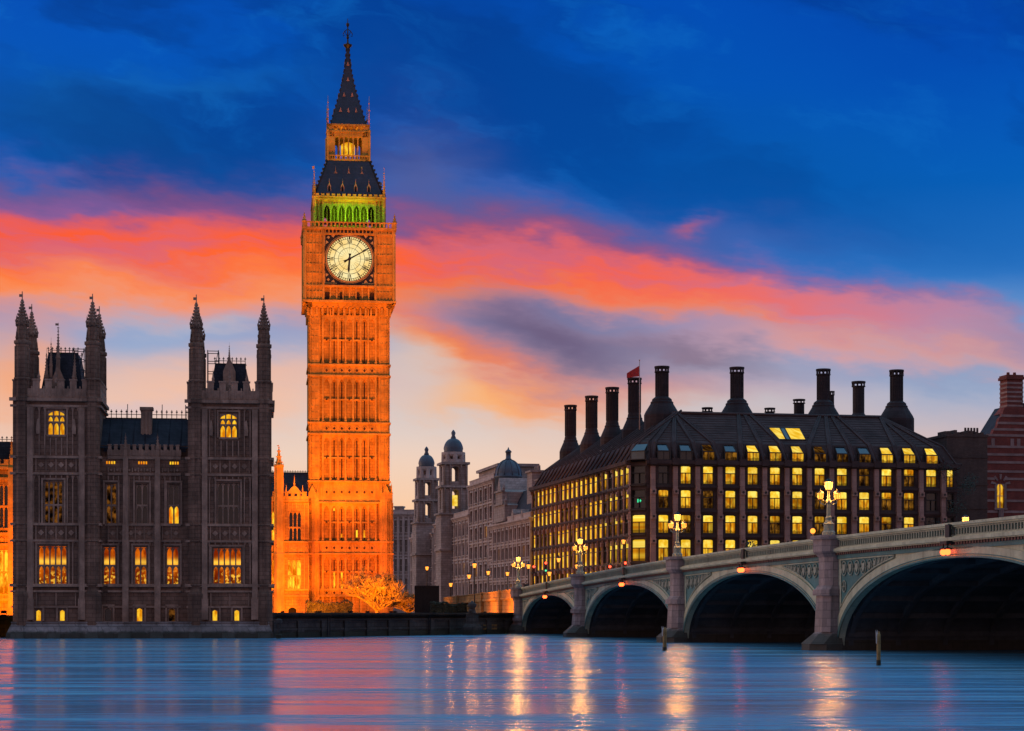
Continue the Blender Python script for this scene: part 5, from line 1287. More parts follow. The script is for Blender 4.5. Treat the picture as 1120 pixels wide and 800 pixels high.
# ------------------------------------------------------------------ government offices along the street beyond
SYAW = -78.4
def classical(fr, parent, u0, u1, v_top, cols, rows, litset=(), name='wing', depth=16, corn=(), v_bot=655, hgt=.62, wid=.46, mat_=None, matt=None, arched=False, pil=True, zz=None):
    x0, x1 = fr.x(u0), fr.x(u1); Z = lambda v: fr.z(v, (x0+x1)/2); zt = Z(v_top); z0 = Z(v_bot)
    bw = (x1-x0)/cols; bh = (zt-.8-z0)/rows; holes = []
    for r in range(rows):
        for c in range(cols):
            cx = x0+(c+.5)*bw; a = z0+r*bh+bh*.18; holes.append((cx-bw*wid/2, cx+bw*wid/2, a, a+bh*hgt, r, c))
    w = MB(); w.xf = fr_local(fr, parent)
    w.wall(x0, x1, 0, zt, holes, 0, .4); w.box(x0, x1, .6, depth, 0, zt-.02); w.box(x0, x0+.2, .002, .7, 0, zt-.01); w.box(x1-.2, x1, .002, .7, 0, zt-.01)
    wo = obj('wall', w, mat_ or M_PORT, parent)
    t = MB(); t.xf = w.xf
    for r in range(rows+1):
        z = z0+r*bh; t.box(x0-.1, x1+.2, -.22, .03, z-.16, z+.14)
    t.box(x0-.4, x1+.5, -.6, depth+.3, zt-.25, zt+.05); t.box(x0-.2, x1+.3, -.35, depth+.1, zt-.65, zt-.25); 
    n = int((x1-x0)/.5)
    for i in range(n): xx = x0+(i+.5)*(x1-x0)/n; t.box(xx-.12, xx+.12, -.5, 0, zt-.48, zt-.24)
    t.box(x0, x1, 0, .3, zt+.05, zt+.9); t.box(x0-.1, x1+.1, -.06, .36, zt+.9, zt+1.05)
    if pil:
        for c in range(cols+1):
            xx = x0+c*bw; t.box(xx-.28, xx+.28, -.28, .02, z0, zt-.6)
    for h in holes:
        t.box(h[0]-.18, h[0], -.1, .02, h[2], h[3]); t.box(h[1], h[1]+.18, -.1, .02, h[2], h[3]); t.box(h[0]-.25, h[1]+.25, -.25, .02, h[2]-.18, h[2]); 
        if h[4] % 2: t.exy([(h[0]-.3,h[3]+.05),(h[1]+.3,h[3]+.05),((h[0]+h[1])/2,h[3]+.5)], -.22, .02)
        else: t.box(h[0]-.28, h[1]+.28, -.22, .02, h[3]+.05, h[3]+.22)
    obj('stone_dressing', t, matt or M_PORTT, wo)
    for h in holes:
        f = MB(); f.xf = w.xf; cx = (h[0]+h[1])/2; cz = (h[2]+h[3])/2
        f.box(cx-.04, cx+.04, .2, .27, h[2], h[3]); f.box(h[0], h[1], .19, .27, cz-.05, cz+.05); f.box(h[0], h[0]+.07, .2, .28, h[2], h[3]); f.box(h[1]-.07, h[1], .2, .28, h[2], h[3])
        if arched: f.arch(h[0], h[1], h[3]-(h[1]-h[0])/2, h[3], .01, .3, 4, True)
        fo = obj('window', f, M_PORTT, parent); p = MB(); p.xf = w.xf; p.face(((h[0],.3,h[2]),(h[1],.3,h[2]),(h[1],.3,h[3]),(h[0],.3,h[3]))); obj('pane', p, L_YEL if (h[4],h[5]) in litset else M_GLASS, fo)
    return wo, zt
def fr_local(fr, parent):
    """from a facade's frame into its building's frame"""
    ca, sa = math.cos(-parent.rotation_euler.z), math.sin(-parent.rotation_euler.z); lx, ly, lz = parent.location
    def f(x, y, z):
        X_, Y_, Z_ = fr.w(x, y, z); dx_, dy_ = X_-lx, Y_-ly
        return (dx_*ca-dy_*sa, dx_*sa+dy_*ca, Z_-lz)
    return f
dL = lambda u: 177000.0/(u-100)
Gf = Fr(452, dL(452), SYAW, GZ)
gov = thing('cupola_offices', 'long grey stone government offices with twin domed cupolas beyond the tower', 'offices', Gf)
classical(Gf, gov, 450, 474, 586, 5, 4, {(2,3)}); classical(Gf, gov, 476, 490, 572, 3, 4, {(2,2)})
classical(Gf, gov, 490, 514, 566, 6, 4, {(1,4)}, arched=True)
def cupola(u, d, vf, label, hs, litv):
    x, y = at(u, d); z = lambda v: EYE+(V0-v)/FPX*d-GZ; s_ = d/FPX
    fr = Fr(u, d, 12, GZ); loc = fr_local(fr, gov)
    b = MB(); b.xf = loc; hw = hs*s_
    zb, z1, z2, z3, z4, z5 = [z(v) for v in vf[:6]]      # base, top of body, top of lower stage, top of arch stage, top of drum, dome top
    b.box(-hw*1.12, hw*1.12, 0, hw*2.24, 0, z1); 
    for zq in (z1, (zb+z1)/2): b.box(-hw*1.25, hw*1.25, -.35, hw*2.4, zq-.4, zq)
    # two open stages of corner piers
    for (a, c_, k0, gap) in ((z1, z2, 1.0, .27), (z2, z3, .93, .30)):
        q = hw*k0; g = q*gap
        for sx_ in (0, 1):
            for sy in (0, 1):
                xa = -q if sx_ == 0 else q-(q-g); ya = hw-q if sy == 0 else hw+g
                b.box(xa, xa+(q-g), ya, ya+(q-g), a, c_)
                for ox in (.12, .7):
                    b.lathe(xa+(q-g)*(.2 if ox < .5 else .8), ya-.25 if sy == 0 else ya+(q-g)+.25, [(.24,a),(.2,c_-.8),(.3,c_-.6)], 8, smooth=True)
        b.box(-q, q, hw-q, hw+q, c_-.9, c_-.02); b.box(-q*1.16, q*1.16, hw-q*1.16, hw+q*1.16, c_-.5, c_)
        b.box(-q*.98, q*.98, hw-q*.98, hw+q*.98, a, a+.9)
        b.arch(-g, g, c_-.9-g*.8, c_-.9, hw-q, hw-q+.5, 5, True); b.arch(-g, g, c_-.9-g*.8, c_-.9, hw+q-.5, hw+q, 5, True)
    o = obj('cupola', b, M_PORT, gov)
    dr = MB(); dr.xf = loc; R_ = hw*.74
    for q in range(8):
        an = 2*PI*q/8; cx, cy = R_*math.cos(an), hw+R_*math.sin(an); dr.lathe(cx, cy, [(.55,z3),(.5,z4)], 8)
    dr.lathe(0, hw, [(R_*1.1,z3),(R_*1.1,z3+.7),(R_*.3,z3+.72)], 16); dr.lathe(0, hw, [(R_*1.05,z4-1.0),(R_*1.2,z4-.6),(R_*1.2,z4),(R_*.3,z4+.05)], 16); obj('drum', dr, M_PORTT, o)
    dm = MB(); dm.xf = loc; R_ *= .95; H_ = z5-z4
    dm.lathe(0, hw, [(R_*1.04,z4),(R_,z4+.3)]+[(R_*math.cos(a_)**.9+.15, z4+.3+H_*math.sin(a_)) for a_ in [PI/2*j/8 for j in range(1,8)]]+[(.55,z5+.2),(.6,z5+.4),(.35,z5+.9),(.5,z5+1.5),(.3,z5+1.9),(.07,z5+2.2),(.05,z(vf[6]))], 16, smooth=True); obj('dome', dm, M_LEAD, o)
    if litv:
        p = MB(); p.xf = loc; p.box(-hw*.38, hw*.42, hw-.1, hw+.1, z(litv[1]), z(litv[0])); obj('lit_window', p, L_YELTOP, o)
cupola(498.5, 448, (640,561,531,505.5,494,480,471), '', 14.6, (541,553))
cupola(468.5, 476, (640,571,546,523,510,498,489.5), '', 12.0, None)
Af = Fr(428, 540, SYAW+66, GZ)
ga = thing('grey_office', 'plain grey stone office block just right of the clock tower, with one small chimney', 'offices', Af)
classical(Af, ga, 424, 453, 562, 5, 4, {}, v_bot=650)
c = MB(); xx = Af.x(433.5); c.box(xx-1.1, xx+1.1, 2, 4, Af.z(562), Af.z(554)); c.box(xx-1.3, xx+1.3, 1.8, 4.2, Af.z(555), Af.z(553.4)); obj('chimney', c, M_PORT, ga)
Df = Fr(513, dL(513), SYAW, GZ)
gd = thing('tall_stone_block', 'tall pale stone corner block with deep cornices, right of the cupola offices', 'offices', Df)
classical(Df, gd, 513.5, 540, 528, 5, 6, {(1,1),(3,3)}, depth=12)
b = MB(); x0, x1 = Df.x(516), Df.x(538); zq = lambda v: Df.z(v, Df.x(527)); b.box(x0, x1, 1.5, 9, zq(528), zq(513)); b.box(x0-.5, x1+.5, 1.0, 9.5, zq(514), zq(511)); b.box(x0+.5*(x1-x0)-2, x0+.5*(x1-x0)+2, 3, 6, zq(511), zq(507)); obj('attic', b, M_PORT, gd)
Ef = Fr(536, dL(536), SYAW, GZ)
ge = thing('domed_corner_building', 'ornate stone corner building with steep gable, dark mansard and a lead dome', 'building', Ef)
classical(Ef, ge, 536, 581, 571, 10, 4, {(2,8),(2,2),(0,5)}, depth=18)
x0, x1 = Ef.x(536), Ef.x(581); ze = lambda v, u=560: Ef.z(v, Ef.x(u)); loc = fr_local(Ef, ge)
r_ = MB(); r_.xf = loc; r_.frus((x0,x1,.4,18),(x0+1.5,x1-1.5,3.6,14), ze(571), ze(535)); ro = obj('mansard_roof', r_, M_SLATE, ge)
g_ = MB(); g_.xf = loc; cx = Ef.x(548.5); hw = 5.4; zb, zp = ze(571,548), ze(523,548)
g_.exy([(cx-hw,zb),(cx+hw,zb),(cx+hw,zb+(zp-zb)*.35),(cx+hw*.62,zb+(zp-zb)*.4),(cx+hw*.62,zb+(zp-zb)*.66),(cx+hw*.3,zb+(zp-zb)*.72),(cx,zp),(cx-hw*.3,zb+(zp-zb)*.72),(cx-hw*.62,zb+(zp-zb)*.66),(cx-hw*.62,zb+(zp-zb)*.4),(cx-hw,zb+(zp-zb)*.35)], -.5, 5)
for f_ in (0,.38,.68): g_.box(cx-hw*(1-.5*f_)-.15, cx+hw*(1-.5*f_)+.15, -.75, -.4, zb+(zp-zb)*f_-.15, zb+(zp-zb)*f_+.2)
for sx_ in (-1,1): pinnacle(g_, cx+sx_*hw, -.2, zb+(zp-zb)*.35, zb+(zp-zb)*.62, .35, 4, False); pinnacle(g_, cx+sx_*hw*.62, -.2, zb+(zp-zb)*.66, zb+(zp-zb)*.9, .28, 4, False)
for q in range(3): g_.box(cx-3+q*2.6, cx-1.6+q*2.6, -.53, -.48, zb+1, zb+3)
obj('gable', g_, M_PORT, ge)
for u, v0, w_ in ((567.5,515,2.2),(576,524,1.6)):
    c = MB(); c.xf = loc; xx = Ef.x(u); c.box(xx-w_, xx+w_, 2.0, 5.0, ze(571,u), ze(v0,u)); c.box(xx-w_-.25, xx+w_+.25, 1.7, 5.3, ze(v0+2,u), ze(v0,u))
    for q in range(4): c.lathe(xx-w_+.5+q*(w_*2-1)/3, 3.5, [(.25,ze(v0,u)),(.2,ze(v0,u)+.9)], 6)
    obj('chimney', c, M_PORT, ge)
for u in (541,561,571):
    c = MB(); c.xf = loc; xx = Ef.x(u); c.exy([(xx-.9,ze(571,u)),(xx+.9,ze(571,u)),(xx+.9,ze(562,u)),(xx,ze(557,u)),(xx-.9,ze(562,u))], -.1, 3); obj('dormer', c, M_PORT, ro)
d_ = MB(); fr = Fr(556, 398, 0, GZ); d_.xf = fr_local(fr, ge); zd_ = lambda v: EYE+(V0-v)/FPX*398-GZ; R_ = 14.6/FPX*398
d_.lathe(0, 3, [(R_*1.05,zd_(560)),(R_*1.05,zd_(522)),(R_*1.12,zd_(521)),(R_*1.0,zd_(519.5))]+[(R_*math.cos(a_), zd_(519.5)+(zd_(501.5)-zd_(519.5))*math.sin(a_)) for a_ in [PI/2*j/9 for j in range(1,9)]]+[(.62,zd_(501.3)),(.62,zd_(500.6)),(.5,zd_(500.5)),(.5,zd_(494)),(.68,zd_(493.6)),(.55,zd_(492)),(.2,zd_(490.5)),(.05,zd_(488))], 20, smooth=True)
for q in range(10): an = 2*PI*q/10; d_.tube([(R_*1.01*math.cos(a_)*math.cos(an), 3+R_*1.01*math.cos(a_)*math.sin(an), zd_(519.5)+(zd_(501.5)-zd_(519.5))*1.01*math.sin(a_)) for a_ in [PI/2*j/8 for j in range(0,8)]], .1, 4)
obj('dome', d_, M_LEAD, ge)

# ------------------------------------------------------------------ the bronze-roofed office with chimneys
HY = 11.58
HF = Fr(707, 300, HY, GZ); hx_ = HF.x; HZ = lambda v: HF.z(v, 20)
ho = thing('bronze_roofed_office', 'large office with rows of lit windows and a dark bronze roof carrying tall chimneys', 'office building', HF)
CH = 1.98; yE = 70.0; xR = hx_(1047)
ROWS = [(511,531),(537,557.5),(564,584.5),(590.5,615),(622,648)]
pitch = 24.42; UC = [726+pitch*i for i in range(14)]
zE = HZ(507)
LIT = { # per column from the corner, rows top to bottom: 2 bright, 1 dim, 0 dark
 0:(0,1,2,2,2),1:(2,2,1,2,2),2:(2,1,2,2,2),3:(2,2,2,2,2),4:(2,2,2,2,2),5:(2,2,1,2,2),6:(2,2,2,2,2),7:(2,1,1,2,2),8:(2,2,2,2,1),9:(1,2,2,2,2),10:(2,1,1,2,2),11:(1,1,2,1,2),12:(2,0,0,0,1),13:(2,0,0,0,0)}
holes = []
for c, u in enumerate(UC):
    w_ = 12.2 if c < 13 else 8
    if c == 13: u = 1039.5
    for r, (v0, v1) in enumerate(ROWS): holes.append((hx_(u-w_/2), hx_(u+w_/2), HZ(v1), HZ(v0), r, c))
w = MB(); w.wall(.02, xR, 0, zE, holes, 0, .45); w.box(.02, xR, .7, 14, 0, zE-.02); w.box(xR-.2, xR, .002, .72, 0, zE-.01); wall = obj('wall', w, M_BRONZE, ho)
def win(h, kind, xf=None, yp=.41):
    ys = yp/.41
    f = MB(); f.xf = (lambda x, y, z: xf(x, y*ys if y > 0 else y, z)) if xf else None; zt = h[2]+(h[3]-h[2])*.6; cx = (h[0]+h[1])/2
    for a in (h[0]+.05, h[1]-.05): f.box(a-.06, a+.06, .12, .4, h[2], h[3])
    f.box(h[0], h[1], .02, .42, zt-.06, zt+.06); f.box(h[0], h[1], .1, .4, h[3]-.1, h[3]); f.box(h[0], h[1], .05, .4, h[2], h[2]+.1)
    f.box(cx-.035, cx+.035, .2, .4, h[2], zt); f.arch(h[0]+.1, h[1]-.1, h[3]-.2, h[3]-.07, .3, .38, 4, True)
    f.box(h[0]-.12, h[1]+.12, -.22, .0, h[2]-.28, h[2]-.1)
    o = obj('window', f, M_FRAME, ho)
    p = MB(); p.xf = xf; p.face(((h[0],yp,h[2]),(h[1],yp,h[2]),(h[1],yp,zt),(h[0],yp,zt))); q = MB(); q.xf = xf; q.face(((h[0],yp,zt),(h[1],yp,zt),(h[1],yp,h[3]),(h[0],yp,h[3])))
    obj('pane', p, (M_GLASS, L_DIM, L_YEL)[kind], o); obj('upper_pane', q, (M_GLASS, L_YEL if kind == 1 and random.random() < .5 else L_DIM, L_YELTOP)[kind], o)
for h in holes: win(h, LIT[h[5]][h[4]])
xcols = [hx_(713.6+pitch*i) for i in range(14)]
def fin(xx, xf, pr=.62, boss=True):
    pn = MB(); pn.xf = xf; w0, w1 = (.44, .34) if boss else (.29, .23)
    a = [pn.P(p) for p in ((xx-w0,-pr,0),(xx+w0,-pr,0),(xx+w0,.1,0),(xx-w0,.1,0),(xx-w1,-pr*.7,HZ(512)),(xx+w1,-pr*.7,HZ(512)),(xx+w1,.1,HZ(512)),(xx-w1,.1,HZ(512)))]
    for q in ((0,1,5,4),(1,2,6,5),(2,3,7,6),(3,0,4,7),(4,5,6,7),(3,2,1,0)): pn.idx([a[j] for j in q])
    for v in (539.5,566.5,593,620): z = HZ(v); pn.box(xx-.37, xx+.37, -pr-.2, .05, z-.36, z+.36)
    if not boss: pn.box(xx-.3, xx+.3, -pr-.18, .05, HZ(514), HZ(510.5))
    o = obj('stone_fin', pn, M_PINK, ho)
    if boss:
        for v in (539.5,566.5,593,620):
            z = HZ(v); hl = MB(); hl.exy([(xx+.19*math.cos(2*PI*q/10), z+.19*math.sin(2*PI*q/10)) for q in range(10)], -pr-.23, -pr-.19); obj('boss', hl, M_FRAME, o)
for xx in xcols: fin(xx, None)
t = MB()
for v0, v1 in ((531,537),(557.5,564),(584.5,590.5),(615,622)):
    t.box(.05, xR, -.12, .03, HZ(v1)+.15, HZ(v0)-.15); 
    for i in range(13): a, b = xcols[i]+.45, xcols[i+1]-.45; t.box(a, b, -.3, -.1, HZ(v0)-.5, HZ(v0)-.25)
t.box(-.1, xR+.3, -.7, .2, HZ(509.5), HZ(505.5)); t.box(-.05, xR+.2, -.45, .1, HZ(511), HZ(509.4))
for xx in xcols: t.box(xx-.5, xx+.5, -.85, .1, HZ(510.5), HZ(503.5)); t.tube([(xx,-.5,HZ(503)),(xx,-.3,HZ(497))], .09, 6)
obj('spandrel_cladding', t, M_BRONZET, wall)
# chamfered corner with its wide windows
a45 = math.atan2(-CH, CH)
cxf = lambda x, y, z: (-CH+x*math.cos(a45)-y*math.sin(a45), CH+x*math.sin(a45)+y*math.cos(a45), z)
LC = CH*math.sqrt(2)
w = MB(); w.xf = cxf; ch = [(.2, LC-.2, HZ(v1), HZ(v0), r, 0) for r, (v0, v1) in enumerate(ROWS)]; w.wall(.0, LC, 0, zE, ch, 0, .4); obj('corner_wall', w, M_BRONZE, ho)
for h in ch: win(h, (0,0,2,2,2)[h[4]], cxf)
ex = MB(); ex.xf = cxf; h = ch[1]; zz = h[2]+.9
ex.box(1.05,1.3,.36,.38,zz,zz+.5); ex.exy([(1.5,zz),(1.75,zz+.25),(1.5,zz+.5)], .36, .38); ex.box(1.36,1.5,.36,.38,zz+.18,zz+.32); obj('exit_sign', ex, G_EXIT, ho)
# long side to the street
LS = yE-CH; sxf = lambda x, y, z: (-CH+y, yE-x, z); NB = 21; bs = LS/NB; sh = []
for c in range(NB):
    xc = LS-(c+.5)*bs
    for r, (v0, v1) in enumerate(ROWS): sh.append((xc-bs*.36, xc+bs*.36, HZ(v1), HZ(v0), r, c))
w = MB(); w.xf = sxf; w.wall(0, LS, 0, zE, sh, 0, .2); w.box(.02, LS-.02, .7, 13, 0, zE-.02); swall = obj('side_wall', w, M_BRONZE, ho)
rs = random.Random(5); rest_f, rest_l, rest_d = MB(), MB(), MB(); n_parts = 0
for h in sh:
    kd = 2 if rs.random() < (.9 if h[4] in (0,3,4) else .75) else (1 if rs.random() < .5 else 0)
    if h[5] < 5: win(h, kd, sxf, .17)
    else:
        for mb in (rest_f,): mb.xf = sxf; zt = h[2]+(h[3]-h[2])*.6; mb.box(h[0], h[1], .02, .17, zt-.06, zt+.06); mb.box(h[0], h[0]+.12, .05, .17, h[2], h[3]); mb.box(h[1]-.12, h[1], .05, .17, h[2], h[3])
        mb = rest_l if kd == 2 else rest_d; mb.xf = sxf; mb.face(((h[0],.18,h[2]),(h[1],.18,h[2]),(h[1],.18,h[3]),(h[0],.18,h[3])))
ro_ = obj('windows', rest_f, M_FRAME, ho); ro_['kind'] = 'stuff'; obj('lit_pane', rest_l, L_SIDE, ro_)['kind'] = 'stuff'; obj('dim_pane', rest_d, L_DIM, ro_)['kind'] = 'stuff'
for c in range(NB+1): fin(LS-c*bs, sxf, .2, False)
t = MB(); t.xf = sxf
for v0, v1 in ((531,537),(557.5,564),(584.5,590.5),(615,622)): t.box(0, LS, -.12, .03, HZ(v1)+.15, HZ(v0)-.15); t.box(0, LS, -.3, -.1, HZ(v0)-.5, HZ(v0)-.25)
t.box(-.2, LS+.1, -.7, .2, HZ(509.5), HZ(505.5)); t.box(-.1, LS, -.45, .1, HZ(511), HZ(509.4)); obj('spandrel_cladding', t, M_BRONZET, swall)
# roof: rings of the footprint drawn in and up
foot = [(0,0),(xR,0),(xR,yE),(-CH,yE),(-CH,CH)]
def inset(poly, d):
    n = len(poly); lines = []
    for i in range(n):
        a, b = Vector(poly[i]), Vector(poly[(i+1)%n]); t_ = (b-a).normalized(); nn = Vector((-t_.y, t_.x)); lines.append((a+nn*d, t_))
    res = []
    for i in range(n):
        p, t1 = lines[i-1]; q, t2 = lines[i]; den = t1.x*t2.y-t1.y*t2.x; s_ = ((q.x-p.x)*t2.y-(q.y-p.y)*t2.x)/den; res.append((p.x+t1.x*s_, p.y+t1.y*s_))
    return res
foot4 = [(-CH,0),(xR,0),(xR,yE),(-CH,yE)]
def ins(d):
    lo = inset(foot, min(d, 1.6))
    if d <= 1.6: return lo
    q = inset(foot4, 8.6); hi = [q[0], q[1], q[2], q[3], q[0]]; t = (d-1.6)/7.0
    return [(a[0]+(b[0]-a[0])*t, a[1]+(b[1]-a[1])*t) for a, b in zip(lo, hi)]
RP = [(-.55,506),(.15,505.5),(1.6,486),(8.6,454)]
def roofz(d):
    for (d0, v0), (d1, v1) in zip(RP, RP[1:]):
        if d0 <= d <= d1: return HZ(v0)+(HZ(v1)-HZ(v0))*(d-d0)/(d1-d0)
    return HZ(RP[-1][1])
RP[-1] = (8.6, 454-0)
zr = HF.z(454.5, 20, 8.6); RPZ = [HZ(506), HZ(505.5), HF.z(486,20,1.6), zr]
def roofz(d):
    for (a, b), (za, zb) in zip(zip([r[0] for r in RP], [r[0] for r in RP][1:]), zip(RPZ, RPZ[1:])):
        if a <= d <= b: return za+(zb-za)*(d-a)/(b-a)
    return RPZ[-1]
r_ = MB(); rings = []
for (d, _), z in zip(RP, RPZ): rings.append([r_.P((x, y, z)) for x, y in ins(d)])
for a, b in zip(rings, rings[1:]):
    for i in range(5): r_.idx([a[i], a[(i+1)%5], b[(i+1)%5], b[i]])
r_.idx(rings[-1]); ro = obj('roof', r_, M_BRONZE, ho)
# ridge kerb and fanning ribs
rb = MB()
top = ins(8.6)
for i in range(5):
    a, b = top[i], top[(i+1)%5]
    if i < 4: rb.tube([(*a, zr+.1), (*b, zr+.1)], .28, 4)
    A = [ins(d)[i] for d, _ in RP]; rb.tube([(*p, z+.06) for p, z in zip(A, RPZ)], .16, 4)
CHX = [(724,12,401),(806,12,402),(900.5,12,404),(980.6,11,405)]
chx = []
for u, yy, v in CHX: chx.append((hx_(u, yy), yy))
for i, xx in enumerate(xcols):
    near = min(chx, key=lambda c: abs(c[0]-xx)); xt = near[0]+(xx-near[0])*.28; xt = max(6.7, min(xt, xR-8.9))
    for off in (-.28, .28):
        pts = [(xx+off, -.2, roofz(-.2)+.05), (xx+off+(xt-xx)*.12, 1.6, roofz(1.6)+.1), (xt+off*.6, 8.5, zr+.1)]; rb.tube(pts, .13, 4)
    rb.face(((xx-.28,-.2,roofz(-.2)+.1),(xx+.28,-.2,roofz(-.2)+.1),(xx+.28+(xt-xx)*.12,1.6,roofz(1.6)+.14),(xx-.28+(xt-xx)*.12,1.6,roofz(1.6)+.14))); rb.face(((xx-.28+(xt-xx)*.12,1.6,roofz(1.6)+.14),(xx+.28+(xt-xx)*.12,1.6,roofz(1.6)+.14),(xt+.16,8.5,zr+.14),(xt-.16,8.5,zr+.14)))
for j in range(1, 12):
    d = 1.6+7*j/12; z = roofz(d)+.02
    P_ = ins(d)
    rb.tube([(*P_[0],z),(*P_[1],z)], .045, 4); rb.tube([(*P_[4],z),(*P_[0],z)], .045, 4); rb.tube([(*P_[3],z),(*P_[4],z)], .045, 4)
for c in range(NB*2+1):
    yy = CH+2+(LS-4)*c/(NB*2)
    if c % 2 == 0: rb.tube([(-CH-.2,yy,roofz(-.2)+.05),(-CH+1.6,yy,roofz(1.6)+.08),(-CH+8.5,yy,zr+.08)], .15, 4)
    else: rb.tube([(-CH+1.6,yy,roofz(1.6)+.03),(-CH+8.5,yy,zr+.03)], .07, 4)
obj('roof_rib', rb, M_BRONZET, ro)
# attic dormers
DL = (0,0,0,1,1,2,2,2,1,1,1,2,2,2); DU = [698.5]+[726+pitch*i for i in range(13)]
for i, u in enumerate(DU):
    if i == 0: continue
    xc = hx_(u); ww = .88; zb, zm, zt = HZ(504.5), HZ(495.5), HZ(487.5); ya, yb, yc = -.1, .2, 1.25
    f = MB(); f.box(xc-ww-.14, xc-ww, ya-.1, 2.2, zb-.1, zm); f.box(xc+ww, xc+ww+.14, ya-.1, 2.2, zb-.1, zm); f.box(xc-ww-.14, xc+ww+.14, ya-.14, yb+.2, zm-.08, zm+.08); f.box(xc-ww-.14, xc+ww+.14, ya-.14, .6, zb-.14, zb)
    for s_ in (-1, 1): f.face(((xc+s_*ww,ya,zm),(xc+s_*ww,2.4,zm),(xc+s_*ww*.8,2.4,zt),(xc+s_*ww*.8,yc,zt))); f.tube([(xc+s_*ww,ya,zm),(xc+s_*ww*.8,yc,zt)], .07, 4)
    f.box(xc-ww*.85, xc+ww*.85, yc-.1, 2.6, zt, zt+.12); f.box(xc-.04, xc+.04, ya-.02, ya+.1, zb, zm)
    o = obj('dormer_window', f, M_FRAME, ho)
    k2 = DL[i]; p = MB(); p.face(((xc-ww,ya+.05,zb),(xc+ww,ya+.05,zb),(xc+ww,ya+.05,zm),(xc-ww,ya+.05,zm))); obj('pane', p, (M_GLASS,L_DIM,L_YEL)[k2], o)
    p = MB(); p.face(((xc-ww,ya+.05,zm+.02),(xc+ww,ya+.05,zm+.02),(xc+ww*.8,yc+.02,zt),(xc-ww*.8,yc+.02,zt))); obj('sloping_pane', p, (M_SKYGL,L_DIM if i in (3,8) else M_SKYGL,L_YELTOP)[k2], o)
f = MB(); f.xf = cxf; ww = LC/2-.25; xc = LC/2; f.box(.1, LC-.1, -.2, .3, HZ(504.8), HZ(504)); f.box(.15,.28,-.15,1.6,HZ(504.5),HZ(495)); f.box(LC-.28,LC-.15,-.15,1.6,HZ(504.5),HZ(495)); f.box(.15,LC-.15,-.2,.1,HZ(496),HZ(495)); o = obj('dormer_window', f, M_FRAME, ho)
p = MB(); p.xf = cxf; p.face(((.28,-.1,HZ(504.2)),(LC-.28,-.1,HZ(504.2)),(LC-.28,-.1,HZ(495.5)),(.28,-.1,HZ(495.5)))); obj('pane', p, M_SKYGL, o)
p = MB(); p.xf = cxf; p.face(((.28,-.1,HZ(495)),(LC-.28,-.1,HZ(495)),(LC-.45,1.15,HZ(487.5)),(.45,1.15,HZ(487.5)))); obj('sloping_pane', p, M_SKYGL, o)
# big roof lights
for u0, u1, k2 in ((849,861,2),(861.5,866,0),(866.5,883,2)):
    q = MB(); d0, d1 = 2.6, 5.4
    xa, xb = hx_(u0,2), hx_(u1,2)
    n_ = Vector((0,-(zr-RPZ[2]),7)).normalized()*.1
    q.face(((xa+(.8 if u0 == 849 else 0),d0+n_.y,roofz(d0)+n_.z),(xb,d0+n_.y,roofz(d0)+n_.z),(xb,d1+n_.y,roofz(d1)+n_.z),(xa,d1+n_.y,roofz(d1)+n_.z)))
    f = MB(); f.tube([(xa,d0,roofz(d0)+.1),(xa,d1,roofz(d1)+.1)], .1, 4); f.tube([(xb,d0,roofz(d0)+.1),(xb,d1,roofz(d1)+.1)], .1, 4); f.tube([(xa,d1,roofz(d1)+.1),(xb,d1,roofz(d1)+.1)], .1, 4); f.tube([(xa,d0,roofz(d0)+.1),(xb,d0,roofz(d0)+.1)], .1, 4)
    fo = obj('roof_light', f, M_FRAME, ro); obj('pane', q, L_YELTOP if k2 else M_SKYGL, fo)
for yy, ln in ((22,4.2),(29,5.0)):
    q = MB(); q.face(((-CH+2.6,yy,roofz(2.6)+.16),(-CH+2.6+ln,yy,roofz(2.6+ln)+.16),(-CH+2.6+ln,yy+1.1,roofz(2.6+ln)+.16),(-CH+2.6,yy+1.1,roofz(2.6)+.16))); f = MB(); f.box(-CH+2.5,-CH+2.7,yy,yy+1.1,roofz(2.6),roofz(2.6)+.25); fo = obj('roof_light', f, M_FRAME, ro); obj('pane', q, M_SKYGL, fo)
# chimneys
def chimney(x, y, ztp, kind=0):
    c = MB(); k_ = 1.0 if kind == 0 else .72; zb = zr-.2 if kind == 0 else zr-1.5
    c.lathe(x, y, [(2.75*k_,zb-2.5),(2.75*k_,zb+.25),(2.55*k_,zb+.7),(1.75*k_,zb+2.0),(1.75*k_,zb+2.25),(1.55*k_,zb+2.4),(1.5*k_,zb+2.7),(.98,zb+3.1),(.96,ztp-1.0),(1.14,ztp-.95),(1.14,ztp-.78),(.4,ztp-.76)], 16)
    for q in range(10): an = 2*PI*q/10; c.box(x+.98*math.cos(an)-.11, x+.98*math.cos(an)+.11, y+.98*math.sin(an)-.11, y+.98*math.sin(an)+.11, ztp-.8, ztp-.25)
    c.lathe(x, y, [(1.16,ztp-.28),(1.16,ztp),(.3,ztp+.05)], 16)
    for q in range(16): an = 2*PI*q/16+PI/16; c.box(x+.98*math.cos(an)-.05, x+.98*math.cos(an)+.05, y+.98*math.sin(an)-.05, y+.98*math.sin(an)+.05, zb+3.1, ztp-1)
    obj('chimney', c, M_DUCT, ro)
for u, yy, v in CHX: chimney(hx_(u,yy), yy, HF.z(v, hx_(u,yy), yy))
